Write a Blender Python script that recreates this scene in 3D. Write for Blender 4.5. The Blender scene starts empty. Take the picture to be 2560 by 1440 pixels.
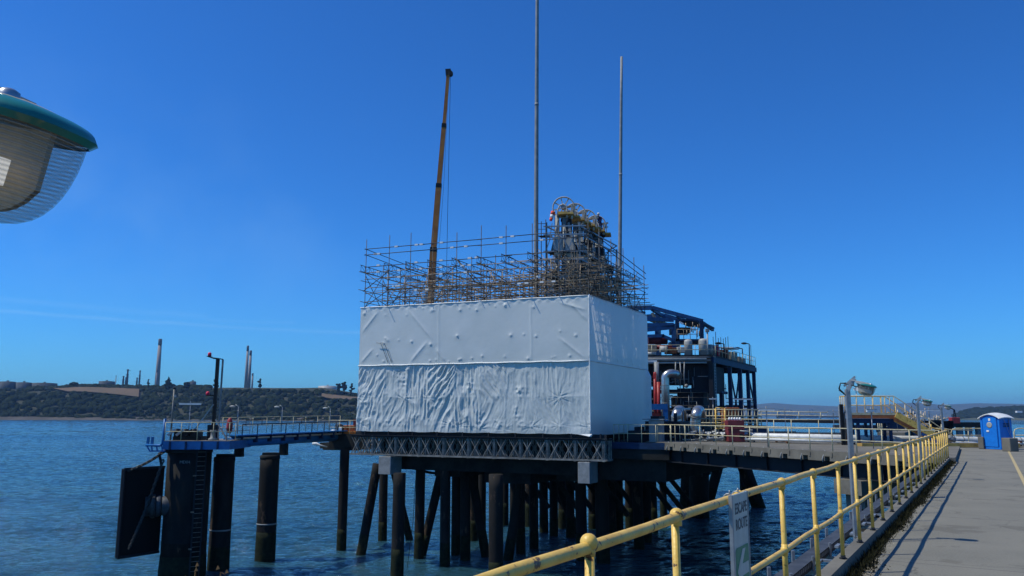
import bpy, math, random
import numpy as np
from mathutils import Vector, Matrix, Quaternion
R = math.radians
random.seed(7); rng = np.random.default_rng(7)
scn = bpy.context.scene
C = scn.collection

# ------------------------------------------------------------------ camera
EYE = 1.85; WZ = EYE - 10.5; PITCH = R(9.0); ROLL = R(0.25)
cam = bpy.data.cameras.new('camera'); cam.sensor_width = 36; cam.lens = 36*2000/2560
cam.clip_start = .05; cam.clip_end = 40000
co = bpy.data.objects.new('camera', cam); C.objects.link(co); scn.camera = co
c_, s_ = math.cos(ROLL), math.sin(ROLL)
R0 = Vector((1,0,0)); U0 = Vector((0,-math.sin(PITCH),math.cos(PITCH))); FW = Vector((0,math.cos(PITCH),math.sin(PITCH)))
RR = c_*R0+s_*U0; UU = c_*U0-s_*R0
co.matrix_world = Matrix(((RR.x,UU.x,-FW.x,0),(RR.y,UU.y,-FW.y,0),(RR.z,UU.z,-FW.z,EYE),(0,0,0,1)))

def at(u, v, y):
    d = RR*((u-1280)/2000)+UU*(-(v-720)/2000)+FW
    p = d*(y/d.y); return Vector((p.x, y, p.z+EYE))

# ------------------------------------------------------------------ sky + sun
SUN_EL, SUN_AZ = 57.0, -98.0          # azimuth measured from +Y towards +X
w = bpy.data.worlds.new('World'); scn.world = w; w.use_nodes = True
nt = w.node_tree; nt.nodes.clear()
sky = nt.nodes.new('ShaderNodeTexSky'); sky.sky_type = 'NISHITA'; sky.sun_disc = False
sky.sun_elevation = R(SUN_EL); sky.sun_rotation = R(SUN_AZ); sky.altitude = 0
sky.air_density = 1.0; sky.dust_density = .4; sky.ozone_density = 6.0
hs = nt.nodes.new('ShaderNodeGamma'); hs.inputs[1].default_value = 1.2
tint = nt.nodes.new('ShaderNodeMixRGB'); tint.blend_type = 'MULTIPLY'; tint.inputs[0].default_value = 1; tint.inputs[2].default_value = (.215,.615,1,1)
bg = nt.nodes.new('ShaderNodeBackground'); bg.inputs['Strength'].default_value = .105
out = nt.nodes.new('ShaderNodeOutputWorld')
# thin high contrails low in the left of the sky, laid out by true sky direction
tc = nt.nodes.new('ShaderNodeTexCoord'); sep = nt.nodes.new('ShaderNodeSeparateXYZ')
nt.links.new(tc.outputs['Generated'], sep.inputs[0])
def wm(op, a, b=None, clamp=False):
    n = nt.nodes.new('ShaderNodeMath'); n.operation = op; n.use_clamp = clamp
    for i, x in enumerate((a, b)):
        if x is None: continue
        if isinstance(x, (int, float)): n.inputs[i].default_value = x
        else: nt.links.new(x, n.inputs[i])
    return n.outputs[0]
az = wm('ARCTAN2', sep.outputs[0], sep.outputs[1])
el = wm('ARCSINE', sep.outputs[2])
nz = nt.nodes.new('ShaderNodeTexNoise'); nz.inputs['Scale'].default_value = 14; nz.inputs['Detail'].default_value = 6
nt.links.new(tc.outputs['Generated'], nz.inputs['Vector'])
def dirof(u, v):
    d = RR*((u-1280)/2000)+UU*(-(v-720)/2000)+FW; d.normalize()
    return math.atan2(d.x, d.y), math.asin(d.z)
tot = None
for (u0,v0,u1,v1,wd,am) in ((0,778,900,832,.0016,.11),(0,748,520,790,.0022,.06),(560,800,740,806,.0012,.07)):
    a0,e0 = dirof(u0,v0); a1,e1 = dirof(u1,v1); k = (e1-e0)/(a1-a0)
    line = wm('ADD', wm('MULTIPLY', wm('SUBTRACT', az, a0), k), e0)
    wob = wm('MULTIPLY', wm('SUBTRACT', nz.outputs[0], .5), .006)
    d = wm('ABSOLUTE', wm('SUBTRACT', wm('SUBTRACT', el, line), wob))
    m = wm('SUBTRACT', 1.0, wm('DIVIDE', d, wd*2), True)
    m = wm('MULTIPLY', m, wm('MULTIPLY', wm('GREATER_THAN', az, a0-.02), wm('LESS_THAN', az, a1+.0)))
    m = wm('MULTIPLY', wm('MULTIPLY', m, wm('MULTIPLY', nz.outputs[0], 1.6, True)), am)
    tot = m if tot is None else wm('ADD', tot, m, True)
n4 = nt.nodes.new('ShaderNodeTexNoise'); n4.inputs['Scale'].default_value = 3.2; n4.inputs['Detail'].default_value = 7; n4.inputs['Roughness'].default_value = .62
nt.links.new(tc.outputs['Generated'], n4.inputs['Vector'])
cm = wm('MULTIPLY', wm('MULTIPLY', wm('SUBTRACT', n4.outputs[0], .49), .6, True), wm('SUBTRACT', 1.0, wm('DIVIDE', wm('ABSOLUTE', wm('SUBTRACT', el, .22)), .20), True))
tot = wm('ADD', tot, wm('MULTIPLY', cm, wm('MULTIPLY', wm('SUBTRACT', .05, az), 1.6, True)), True)
mix = nt.nodes.new('ShaderNodeMixRGB'); mix.inputs[2].default_value = (4.6,7.4,9.6,1)
nt.links.new(sky.outputs[0], hs.inputs['Color']); nt.links.new(hs.outputs[0], tint.inputs[1]); nt.links.new(tint.outputs[0], mix.inputs[1]); nt.links.new(tot, mix.inputs[0])
nt.links.new(mix.outputs[0], bg.inputs[0]); nt.links.new(bg.outputs[0], out.inputs[0])
sl = bpy.data.lights.new('sun', 'SUN'); sl.energy = 3.9; sl.angle = R(.53); sl.color = (1,.965,.82)
so = bpy.data.objects.new('sun', sl); C.objects.link(so)
a_ = R(SUN_AZ); sd = Vector((math.cos(R(SUN_EL))*math.sin(a_), math.cos(R(SUN_EL))*math.cos(a_), math.sin(R(SUN_EL))))
so.rotation_euler = sd.to_track_quat('Z','Y').to_euler()
scn.view_settings.view_transform = 'Standard'; scn.view_settings.look = 'None'
scn.view_settings.exposure = 0; scn.view_settings.gamma = 1

# ------------------------------------------------------------------ materials
M = {}
def mat(name, col, rough=.6, metal=0, col2=None, scale=3., mixr=(.4,.6), bump=0, bscale=30., coat=0, third=None, tscale=8., tthr=.62, stretch=None, spec=None, detail=5, twid=.05):
    m = bpy.data.materials.new(name); m.use_nodes = True; t = m.node_tree; b = t.nodes['Principled BSDF']
    b.inputs['Base Color'].default_value = (*col,1); b.inputs['Roughness'].default_value = rough; b.inputs['Metallic'].default_value = metal
    b.inputs['Specular IOR Level'].default_value = spec if spec is not None else (.2 if (max(col) < .12 and not coat) else .4)
    if coat: b.inputs['Coat Weight'].default_value = coat
    vec = t.nodes.new('ShaderNodeNewGeometry').outputs['Position']
    if stretch:
        mp = t.nodes.new('ShaderNodeMapping'); mp.inputs['Scale'].default_value = stretch
        t.links.new(vec, mp.inputs[0]); vec = mp.outputs[0]
    cur = None
    if col2:
        n = t.nodes.new('ShaderNodeTexNoise'); n.inputs['Scale'].default_value = scale; n.inputs['Detail'].default_value = detail; n.inputs['Roughness'].default_value = .65
        t.links.new(vec, n.inputs['Vector'])
        r = t.nodes.new('ShaderNodeMapRange'); r.inputs[1].default_value = mixr[0]; r.inputs[2].default_value = mixr[1]; t.links.new(n.outputs[0], r.inputs[0])
        x = t.nodes.new('ShaderNodeMixRGB'); x.inputs[1].default_value = (*col,1); x.inputs[2].default_value = (*col2,1); t.links.new(r.outputs[0], x.inputs[0])
        cur = x.outputs[0]
    if third:
        n = t.nodes.new('ShaderNodeTexNoise'); n.inputs['Scale'].default_value = tscale; n.inputs['Detail'].default_value = 8; n.inputs['Roughness'].default_value = .7
        t.links.new(vec, n.inputs['Vector'])
        r = t.nodes.new('ShaderNodeMapRange'); r.inputs[1].default_value = tthr; r.inputs[2].default_value = tthr+twid; t.links.new(n.outputs[0], r.inputs[0])
        x = t.nodes.new('ShaderNodeMixRGB'); x.inputs[1].default_value = (*col,1); x.inputs[2].default_value = (*third,1)
        if cur: t.links.new(cur, x.inputs[1])
        t.links.new(r.outputs[0], x.inputs[0]); cur = x.outputs[0]
    if cur: t.links.new(cur, b.inputs['Base Color'])
    if bump:
        n = t.nodes.new('ShaderNodeTexNoise'); n.inputs['Scale'].default_value = bscale; n.inputs['Detail'].default_value = 6
        t.links.new(vec, n.inputs['Vector'])
        bp = t.nodes.new('ShaderNodeBump'); bp.inputs['Strength'].default_value = bump; bp.inputs['Distance'].default_value = .02
        t.links.new(n.outputs[0], bp.inputs['Height']); t.links.new(bp.outputs[0], b.inputs['Normal'])
    M[name] = m; return m
mat('yellow', (.80,.52,.115), .42, col2=(.66,.40,.08), scale=5, third=(.12,.07,.035), tscale=10, tthr=.60, twid=.02, bump=.15, bscale=60)
mat('cream', (.60,.53,.34), .5, col2=(.46,.39,.22), scale=5, third=(.14,.08,.04), tscale=6, tthr=.68)
mat('galv', (.34,.36,.37), .45, .5, col2=(.24,.26,.28), scale=8)
mat('tube', (.33,.26,.18), .55, .2, col2=(.17,.135,.10), scale=2.2, third=(.16,.075,.035), tscale=3, tthr=.6)
mat('tubelight', (.60,.50,.37), .5, .15, col2=(.36,.29,.21), scale=2)
mat('board', (.30,.22,.14), .8, col2=(.16,.12,.08), scale=4)
mat('white', (.78,.78,.76), .4, col2=(.66,.66,.63), scale=5)
mat('whitepipe', (.66,.66,.63), .4, col2=(.50,.50,.47), scale=2.5, third=(.26,.22,.18), tscale=3, tthr=.66)
mat('concrete', (.17,.157,.128), .9, col2=(.12,.11,.09), scale=.9, third=(.11,.10,.085), tscale=4, tthr=.62, bump=.3, bscale=25)
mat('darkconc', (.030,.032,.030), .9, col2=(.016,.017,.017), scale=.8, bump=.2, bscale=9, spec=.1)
mat('pile', (.022,.020,.018), .8, col2=(.010,.010,.010), scale=.7, third=(.075,.05,.035), tscale=1.5, tthr=.60, bump=.5, bscale=6, stretch=(1,1,.35), spec=.15)
mat('weedpile', (.010,.014,.008), .85, col2=(.02,.024,.012), scale=3, bump=.5, bscale=12, spec=.1)
mat('darksteel', (.020,.023,.028), .65, 0, col2=(.018,.020,.024), scale=2)
mat('truss', (.27,.26,.235), .6, .4, col2=(.15,.145,.13), scale=2.5)
mat('blue', (.010,.14,.38), .42, col2=(.008,.10,.28), scale=2, third=(.06,.05,.04), tscale=4, tthr=.7)
mat('navy', (.006,.030,.085), .55, col2=(.005,.02,.055), scale=2, third=(.04,.03,.03), tscale=4, tthr=.68)
mat('red', (.36,.03,.025), .45, col2=(.25,.02,.02), scale=3)
mat('maroon', (.20,.025,.03), .5, col2=(.13,.018,.02), scale=3)
mat('orange', (.40,.12,.03), .5, col2=(.28,.075,.02), scale=3)
mat('rust', (.20,.07,.03), .8, col2=(.11,.04,.02), scale=3)
mat('crane', (.50,.165,.02), .5, col2=(.38,.12,.018), scale=1.2)
mat('silver', (.55,.54,.52), .30, .85, col2=(.42,.41,.39), scale=2.5, bump=.12, bscale=3)
mat('grey', (.26,.27,.27), .55, col2=(.19,.20,.20), scale=2)
mat('lightgrey', (.42,.42,.40), .55, col2=(.33,.33,.31), scale=2)
mat('teal', (.012,.19,.17), .35, col2=(.01,.15,.135), scale=9, coat=.3)
mat('traygrey', (.075,.082,.095), .6, .2, col2=(.05,.055,.062), scale=4)
mat('dirt_shade', (.016,.016,.011), .95, spec=.05, col2=(.04,.036,.024), scale=18)  # moss and grime, with the kerb's shadow painted into the colour
mat('conerubber', (.06,.06,.06), .5, col2=(.03,.03,.03), scale=5)
mat('wheelpaint', (.50,.45,.35), .5, col2=(.36,.31,.23), scale=4)
mat('beige', (.46,.40,.31), .5, col2=(.36,.32,.25), scale=20)
mat('tube_backlit', (.085,.085,.08), .6, .2, col2=(.05,.05,.05), scale=2, third=(.16,.075,.035), tscale=3, tthr=.66)  # darker copy of the tube colour: backlit silhouette painted in
mat('processblue', (.008,.065,.19), .5, col2=(.006,.04,.12), scale=2)
mat('black', (.012,.012,.013), .5)
mat('rubber', (.012,.012,.012), .85, spec=.1, col2=(.012,.012,.012), scale=5)
mat('signal', (.75,.02,.06), .35)
mat('armyellow', (.60,.38,.09), .6, col2=(.40,.24,.06), scale=1.5)
mat('loo_blue', (.008,.19,.66), .38, col2=(.008,.16,.58), scale=4)
mat('navycloth', (.012,.02,.07), .9)
mat('skin', (.42,.25,.18), .6)
mat('windsock', (.80,.10,.04), .8)
mat('sign', (.50,.53,.47), .45, col2=(.44,.47,.41), scale=8)
mat('signgreen', (.012,.22,.12), .45)
mat('text', (.10,.11,.11), .6)
mat('paintline', (.48,.37,.17), .8, col2=(.24,.21,.15), scale=14, mixr=(.5,.62))
mat('bark', (.05,.038,.028), .9)
mat('leaf', (.020,.028,.011), .95, spec=.05, col2=(.008,.014,.007), scale=.06, mixr=(.35,.65))
mat('scrub', (.05,.05,.027), .9, col2=(.022,.027,.014), scale=.06)
mat('field', (.13,.085,.045), .95, col2=(.10,.075,.04), scale=.02)
mat('beach', (.10,.088,.072), .95, col2=(.06,.054,.045), scale=.05)
mat('farhill', (.05,.07,.04), .95, col2=(.10,.10,.06), scale=.01)
mat('chimney', (.30,.26,.23), .85, col2=(.24,.21,.19), scale=.05)
mat('chimneytop', (.14,.14,.14), .85)
mat('farsteel', (.085,.095,.105), .8, col2=(.06,.068,.075), scale=.1)
mat('weed', (.13,.075,.03), .9, col2=(.07,.05,.02), scale=30)
mat('grass', (.012,.014,.008), .95, spec=.05, col2=(.035,.034,.018), scale=14, mixr=(.5,.62))
mat('straw', (.42,.37,.28), .95)

def shroud_mat():
    m = bpy.data.materials.new('shrink_wrap'); m.use_nodes = True; t = m.node_tree; b = t.nodes['Principled BSDF']; o = t.nodes['Material Output']
    b.inputs['Base Color'].default_value = (.78,.78,.76,1); b.inputs['Roughness'].default_value = .30; b.inputs['Specular IOR Level'].default_value = .5
    tr = t.nodes.new('ShaderNodeBsdfTranslucent'); tr.inputs[0].default_value = (.80,.80,.78,1)
    mx = t.nodes.new('ShaderNodeMixShader'); mx.inputs[0].default_value = .33; b.inputs['Coat Weight'].default_value = .4; b.inputs['Coat Roughness'].default_value = .22
    g = t.nodes.new('ShaderNodeNewGeometry'); n = t.nodes.new('ShaderNodeTexNoise'); n.inputs['Scale'].default_value = .5; n.inputs['Detail'].default_value = 6
    t.links.new(g.outputs['Position'], n.inputs['Vector'])
    r = t.nodes.new('ShaderNodeMapRange'); r.inputs[1].default_value = .3; r.inputs[2].default_value = .75; t.links.new(n.outputs[0], r.inputs[0])
    x = t.nodes.new('ShaderNodeMixRGB'); x.inputs[1].default_value = (.86,.89,.84,1); x.inputs[2].default_value = (.76,.80,.75,1); t.links.new(r.outputs[0], x.inputs[0]); t.links.new(x.outputs[0], b.inputs['Base Color'])
    n2 = t.nodes.new('ShaderNodeTexNoise'); n2.inputs['Scale'].default_value = 3; n2.inputs['Detail'].default_value = 5; t.links.new(g.outputs['Position'], n2.inputs['Vector'])
    bp = t.nodes.new('ShaderNodeBump'); bp.inputs['Strength'].default_value = .25; bp.inputs['Distance'].default_value = .04; t.links.new(n2.outputs[0], bp.inputs['Height']); t.links.new(bp.outputs[0], b.inputs['Normal'])
    t.links.new(b.outputs[0], mx.inputs[1]); t.links.new(tr.outputs[0], mx.inputs[2]); t.links.new(mx.outputs[0], o.inputs[0])
    M['shroud'] = m
shroud_mat()

def deck_mat():
    m = bpy.data.materials.new('deck_concrete'); m.use_nodes = True; t = m.node_tree; b = t.nodes['Principled BSDF']
    g = t.nodes.new('ShaderNodeNewGeometry').outputs['Position']
    def noise(sc, det=6, rg=.6, vec=g):
        n = t.nodes.new('ShaderNodeTexNoise'); n.inputs['Scale'].default_value = sc; n.inputs['Detail'].default_value = det; n.inputs['Roughness'].default_value = rg; t.links.new(vec, n.inputs['Vector']); return n.outputs[0]
    def rng_(x, a, b2, lo=0, hi=1):
        r = t.nodes.new('ShaderNodeMapRange'); r.inputs[1].default_value = a; r.inputs[2].default_value = b2; r.inputs[3].default_value = lo; r.inputs[4].default_value = hi; t.links.new(x, r.inputs[0]); return r.outputs[0]
    def mixc(f, a, c):
        x = t.nodes.new('ShaderNodeMixRGB'); t.links.new(f, x.inputs[0])
        for i, q in ((1,a),(2,c)):
            if isinstance(q, tuple): x.inputs[i].default_value = (*q,1)
            else: t.links.new(q, x.inputs[i])
        return x.outputs[0]
    c = mixc(rng_(noise(.55), .35, .65), (.184,.169,.130), (.118,.110,.085))
    c = mixc(rng_(noise(35,4,.8), .35, .72), c, (.225,.218,.185))
    c = mixc(rng_(noise(3.2,8,.7), .60, .70, 0, .55), c, (.085,.078,.062))
    mp = t.nodes.new('ShaderNodeMapping'); mp.inputs['Rotation'].default_value = (0,0,R(20)); mp.inputs['Scale'].default_value = (2.2,9,1); t.links.new(g, mp.inputs[0])
    c = mixc(rng_(noise(2.2,7,.75,mp.outputs[0]), .665, .70, 0, .8), c, (.50,.48,.43))
    vo = t.nodes.new('ShaderNodeTexVoronoi'); vo.feature = 'DISTANCE_TO_EDGE'; vo.inputs['Scale'].default_value = .38; mp2 = t.nodes.new('ShaderNodeMapping'); nn = t.nodes.new('ShaderNodeTexNoise'); nn.inputs['Scale'].default_value = 1.6; nn.inputs['Detail'].default_value = 6; t.links.new(g, nn.inputs['Vector'])
    ad = t.nodes.new('ShaderNodeVectorMath'); ad.operation = 'MULTIPLY_ADD'; ad.inputs[1].default_value = (.9,.9,0); t.links.new(nn.outputs['Color'], ad.inputs[0]); t.links.new(g, ad.inputs[2]); t.links.new(ad.outputs[0], vo.inputs['Vector'])
    c = mixc(rng_(vo.outputs[0], .0, .006, .6, 0), c, (.05,.045,.035))
    c = mixc(rng_(noise(.9,3,.5), .60, .64, 0, .45), c, (.095,.085,.065))
    c = mixc(rng_(noise(1.7,5,.7), .27, .33, .35, 0), c, (.27,.262,.225))
    c = mixc(rng_(noise(17,6,.85), .64, .70, 0, .55), c, (.38,.37,.33))
    # expansion joints across the walk every 5.6 m
    rot = t.nodes.new('ShaderNodeMapping'); rot.inputs['Rotation'].default_value = (0,0,R(30.5)); t.links.new(g, rot.inputs[0])
    sp = t.nodes.new('ShaderNodeSeparateXYZ'); t.links.new(rot.outputs[0], sp.inputs[0])
    def mth(op, a, b2=None):
        n = t.nodes.new('ShaderNodeMath'); n.operation = op
        for i, q in enumerate((a,b2)):
            if q is None: continue
            if isinstance(q,(int,float)): n.inputs[i].default_value = q
            else: t.links.new(q, n.inputs[i])
        return n.outputs[0]
    j = mth('LESS_THAN', mth('ABSOLUTE', mth('SUBTRACT', mth('FRACT', mth('DIVIDE', mth('ADD', sp.outputs[1], 2.2), 5.6)), .5)), .0022)
    c = mixc(mth('MULTIPLY', j, .75), c, (.06,.055,.05))
    t.links.new(c, b.inputs['Base Color']); b.inputs['Roughness'].default_value = .92
    bp = t.nodes.new('ShaderNodeBump'); bp.inputs['Strength'].default_value = .8; bp.inputs['Distance'].default_value = .012; t.links.new(noise(38,6,.85), bp.inputs['Height']); t.links.new(bp.outputs[0], b.inputs['Normal'])
    M['deck'] = m
deck_mat()

def water_mat():
    m = bpy.data.materials.new('sea_water'); m.use_nodes = True; t = m.node_tree; b = t.nodes['Principled BSDF']
    b.inputs['Base Color'].default_value = (.006,.040,.055,1); b.inputs['Roughness'].default_value = .05; b.inputs['IOR'].default_value = 1.33
    g = t.nodes.new('ShaderNodeNewGeometry')
    mp = t.nodes.new('ShaderNodeMapping'); mp.inputs['Scale'].default_value = (.55,1.2,1); mp.inputs['Rotation'].default_value = (0,0,R(12)); t.links.new(g.outputs['Position'], mp.inputs[0])
    n1 = t.nodes.new('ShaderNodeTexNoise'); n1.inputs['Scale'].default_value = 1.5; n1.inputs['Detail'].default_value = 7; n1.inputs['Roughness'].default_value = .62; t.links.new(mp.outputs[0], n1.inputs['Vector'])
    n2 = t.nodes.new('ShaderNodeTexNoise'); n2.inputs['Scale'].default_value = .035; n2.inputs['Detail'].default_value = 4; t.links.new(mp.outputs[0], n2.inputs['Vector'])
    n3 = t.nodes.new('ShaderNodeTexNoise'); n3.inputs['Scale'].default_value = .22; n3.inputs['Detail'].default_value = 4; t.links.new(mp.outputs[0], n3.inputs['Vector'])
    b0_ = t.nodes.new('ShaderNodeBump'); b0_.inputs['Strength'].default_value = 1; b0_.inputs['Distance'].default_value = .8; t.links.new(n3.outputs[0], b0_.inputs['Height'])
    bp = t.nodes.new('ShaderNodeBump'); bp.inputs['Strength'].default_value = 1; bp.inputs['Distance'].default_value = .52; t.links.new(n1.outputs[0], bp.inputs['Height']); t.links.new(b0_.outputs[0], bp.inputs['Normal'])
    t.links.new(bp.outputs[0], b.inputs['Normal'])
    x = t.nodes.new('ShaderNodeMixRGB'); x.inputs[1].default_value = (.011,.048,.070,1); x.inputs[2].default_value = (.032,.092,.118,1); r2 = t.nodes.new('ShaderNodeMapRange'); r2.inputs[1].default_value = .38; r2.inputs[2].default_value = .62; t.links.new(n2.outputs[0], r2.inputs[0]); t.links.new(r2.outputs[0], x.inputs[0]); t.links.new(x.outputs[0], b.inputs['Base Color'])
    M['water'] = m
water_mat()

def glass_mat():
    m = bpy.data.materials.new('ribbed_lens'); m.use_nodes = True; t = m.node_tree; b = t.nodes['Principled BSDF']; o = t.nodes['Material Output']
    b.inputs['Base Color'].default_value = (.42,.40,.36,1); b.inputs['Roughness'].default_value = .10
    tc = t.nodes.new('ShaderNodeTexCoord'); wv = t.nodes.new('ShaderNodeTexWave'); wv.bands_direction = 'Y'; wv.inputs['Scale'].default_value = 36; wv.inputs['Distortion'].default_value = .6; wv.inputs['Detail'].default_value = 1; wv.inputs['Detail Scale'].default_value = .4
    t.links.new(tc.outputs['UV'], wv.inputs['Vector'])
    bp = t.nodes.new('ShaderNodeBump'); bp.inputs['Strength'].default_value = .8; bp.inputs['Distance'].default_value = .006; t.links.new(wv.outputs['Fac'], bp.inputs['Height']); t.links.new(bp.outputs[0], b.inputs['Normal'])
    r = t.nodes.new('ShaderNodeMapRange'); r.inputs[3].default_value = .50; r.inputs[4].default_value = .84; t.links.new(wv.outputs['Fac'], r.inputs[0])
    tr = t.nodes.new('ShaderNodeBsdfTransparent'); tr.inputs[0].default_value = (.93,.91,.86,1); mx = t.nodes.new('ShaderNodeMixShader')
    t.links.new(r.outputs[0], mx.inputs[0]); t.links.new(b.outputs[0], mx.inputs[1]); t.links.new(tr.outputs[0], mx.inputs[2]); t.links.new(mx.outputs[0], o.inputs[0])
    M['lens'] = m
    m = bpy.data.materials.new('painted_glare'); m.use_nodes = True; t = m.node_tree; b = t.nodes['Principled BSDF']
    b.inputs['Base Color'].default_value = (.9,.9,.9,1); b.inputs['Emission Color'].default_value = (1,.97,.9,1); b.inputs['Emission Strength'].default_value = .55  # glow paints the white glare seen in the near lens
    M['bulb_glare'] = m
glass_mat()

# ------------------------------------------------------------------ mesh helpers
class MB:
    def __init__(s, fr=None): s.v = []; s.f = []; s.sm = []; s.fr = fr
    def P(s, p):
        p = Vector(p); return s.fr(p) if s.fr else p
    def add(s, vs, fs, smooth=False):
        o = len(s.v); s.v += [tuple(s.P(p)) for p in vs]; s.f += [tuple(i+o for i in f) for f in fs]; s.sm += [smooth]*len(fs); return s
    def raw(s, vs, fs, smooth=False):
        o = len(s.v); s.v += [tuple(p) for p in vs]; s.f += [tuple(i+o for i in f) for f in fs]; s.sm += [smooth]*len(fs); return s
    def box(s, a, b):
        x0,y0,z0 = a; x1,y1,z1 = b
        return s.add([(x0,y0,z0),(x1,y0,z0),(x1,y1,z0),(x0,y1,z0),(x0,y0,z1),(x1,y0,z1),(x1,y1,z1),(x0,y1,z1)],
                     [(0,3,2,1),(4,5,6,7),(0,1,5,4),(1,2,6,5),(2,3,7,6),(3,0,4,7)])
    def bbox(s, a, b, e=.02):          # chamfered box
        x0,y0,z0 = a; x1,y1,z1 = b; vs = []; 
        for z,i in ((z0,e),(z0+e,0),(z1-e,0),(z1,e)):
            vs += [(x0+i+(e if i==0 else 0),y0+i,z),(x1-i-(e if i==0 else 0),y0+i,z),(x1-i,y0+i+(e if i==0 else 0),z),(x1-i,y1-i-(e if i==0 else 0),z),
                   (x1-i-(e if i==0 else 0),y1-i,z),(x0+i+(e if i==0 else 0),y1-i,z),(x0+i,y1-i-(e if i==0 else 0),z),(x0+i,y0+i+(e if i==0 else 0),z)]
        fs = [tuple(range(7,-1,-1)), tuple(range(24,32))]
        for k in range(3):
            for j in range(8): fs.append((k*8+j,k*8+(j+1)%8,(k+1)*8+(j+1)%8,(k+1)*8+j))
        return s.add(vs, fs)
    def bar(s, p, q, w=.1, h=.1, up=(0,0,1)):
        p = s.P(p); q = s.P(q); d = (q-p).normalized(); up = Vector(up)
        if abs(d.dot(up)) > .98: up = Vector((0,1,0))
        x = d.cross(up).normalized()*w/2; y = x.cross(d).normalized()*h/2
        return s.raw([p-x-y,p+x-y,p+x+y,p-x+y,q-x-y,q+x-y,q+x+y,q-x+y],[(0,3,2,1),(4,5,6,7),(0,1,5,4),(1,2,6,5),(2,3,7,6),(3,0,4,7)])
    def tube(s, p, q, r=.03, n=8, r2=None):
        p = s.P(p); q = s.P(q); r2 = r if r2 is None else r2; d = q-p
        if d.length < 1e-6: return s
        d.normalize(); a = d.orthogonal().normalized(); b = d.cross(a); vs = []
        for c, rr in ((p,r),(q,r2)):
            for i in range(n):
                t = 2*math.pi*i/n; vs.append(c+(a*math.cos(t)+b*math.sin(t))*rr)
        o = len(s.v); s.v += [tuple(v) for v in vs]
        for i in range(n): s.f.append((o+i,o+(i+1)%n,o+n+(i+1)%n,o+n+i)); s.sm.append(n > 5)
        s.f.append(tuple(o+i for i in range(n-1,-1,-1))); s.f.append(tuple(o+n+i for i in range(n))); s.sm += [False,False]
        return s
    def path(s, pts, r=.03, n=8):
        pts = [s.P(p) for p in pts]; m = len(pts); o = len(s.v); pa = None
        for k, c in enumerate(pts):
            d = (pts[min(k+1,m-1)]-pts[max(k-1,0)]).normalized()
            a = d.orthogonal().normalized() if pa is None else (pa-d*pa.dot(d)).normalized()
            pa = a; b = d.cross(a); rr = r[k] if isinstance(r,(list,tuple)) else r
            for i in range(n):
                t = 2*math.pi*i/n; s.v.append(tuple(c+(a*math.cos(t)+b*math.sin(t))*rr))
        for k in range(m-1):
            for i in range(n): s.f.append((o+k*n+i,o+k*n+(i+1)%n,o+(k+1)*n+(i+1)%n,o+(k+1)*n+i)); s.sm.append(True)
        s.f.append(tuple(o+i for i in range(n-1,-1,-1))); s.f.append(tuple(o+(m-1)*n+i for i in range(n))); s.sm += [False,False]
        return s
    def sphere(s, c, r, n=12, m=8, sc=(1,1,1)):
        vs = []; fs = []
        for j in range(m+1):
            ph = math.pi*j/m
            for i in range(n):
                t = 2*math.pi*i/n; vs.append((c[0]+r*sc[0]*math.sin(ph)*math.cos(t), c[1]+r*sc[1]*math.sin(ph)*math.sin(t), c[2]+r*sc[2]*math.cos(ph)))
        for j in range(m):
            for i in range(n): fs.append((j*n+i,(j+1)*n+i,(j+1)*n+(i+1)%n,j*n+(i+1)%n))
        return s.add(vs, fs, True)
    def lathe(s, c, prof, n=20, axis=(0,0,1)):
        c = s.P(c); ax = Vector(axis).normalized(); a = ax.orthogonal().normalized(); b = ax.cross(a); o = len(s.v)
        for (r,h) in prof:
            for i in range(n):
                t = 2*math.pi*i/n; s.v.append(tuple(c+ax*h+(a*math.cos(t)+b*math.sin(t))*r))
        for k in range(len(prof)-1):
            for i in range(n): s.f.append((o+k*n+i,o+k*n+(i+1)%n,o+(k+1)*n+(i+1)%n,o+(k+1)*n+i)); s.sm.append(True)
        s.f.append(tuple(o+i for i in range(n-1,-1,-1))); s.f.append(tuple(o+(len(prof)-1)*n+i for i in range(n))); s.sm += [False,False]
        return s
    def torus(s, c, nrm, Rr, r, n=28, m=6):
        nrm = Vector(nrm).normalized(); a = nrm.orthogonal().normalized(); b = nrm.cross(a); c = Vector(c)
        pts = [c+(a*math.cos(2*math.pi*i/n)+b*math.sin(2*math.pi*i/n))*Rr for i in range(n)]; o = len(s.v)
        for k in range(n):
            rad = (pts[k]-c).normalized()
            for j in range(m):
                t = 2*math.pi*j/m; s.v.append(tuple(s.P(pts[k]+rad*r*math.cos(t)+nrm*r*math.sin(t))))
        for k in range(n):
            for j in range(m): s.f.append((o+k*m+j,o+((k+1)%n)*m+j,o+((k+1)%n)*m+(j+1)%m,o+k*m+(j+1)%m)); s.sm.append(True)
        return s
    def prism(s, pts, z0, z1):
        n = len(pts); vs = [(p[0],p[1],z0) for p in pts]+[(p[0],p[1],z1) for p in pts]
        return s.add(vs, [tuple(range(n-1,-1,-1)),tuple(range(n,2*n))]+[(i,(i+1)%n,n+(i+1)%n,n+i) for i in range(n)])
def text_mesh(name, cu):
    o = bpy.data.objects.new(name+'_tmp', cu); C.objects.link(o); dg = bpy.context.evaluated_depsgraph_get(); dg.update()
    me = bpy.data.meshes.new_from_object(o.evaluated_get(dg)); me.name = name; bpy.data.objects.remove(o)
    o = bpy.data.objects.new(name, me); C.objects.link(o); return o
def wloc(o):
    l = Vector((0,0,0))
    while o: l = l+o.location; o = o.parent
    return l
def setp(o, label=None, cat=None, group=None, kind=None):
    if label: o['label'] = label
    if cat: o['category'] = cat
    if group: o['group'] = group
    if kind: o['kind'] = kind
    return o
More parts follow.
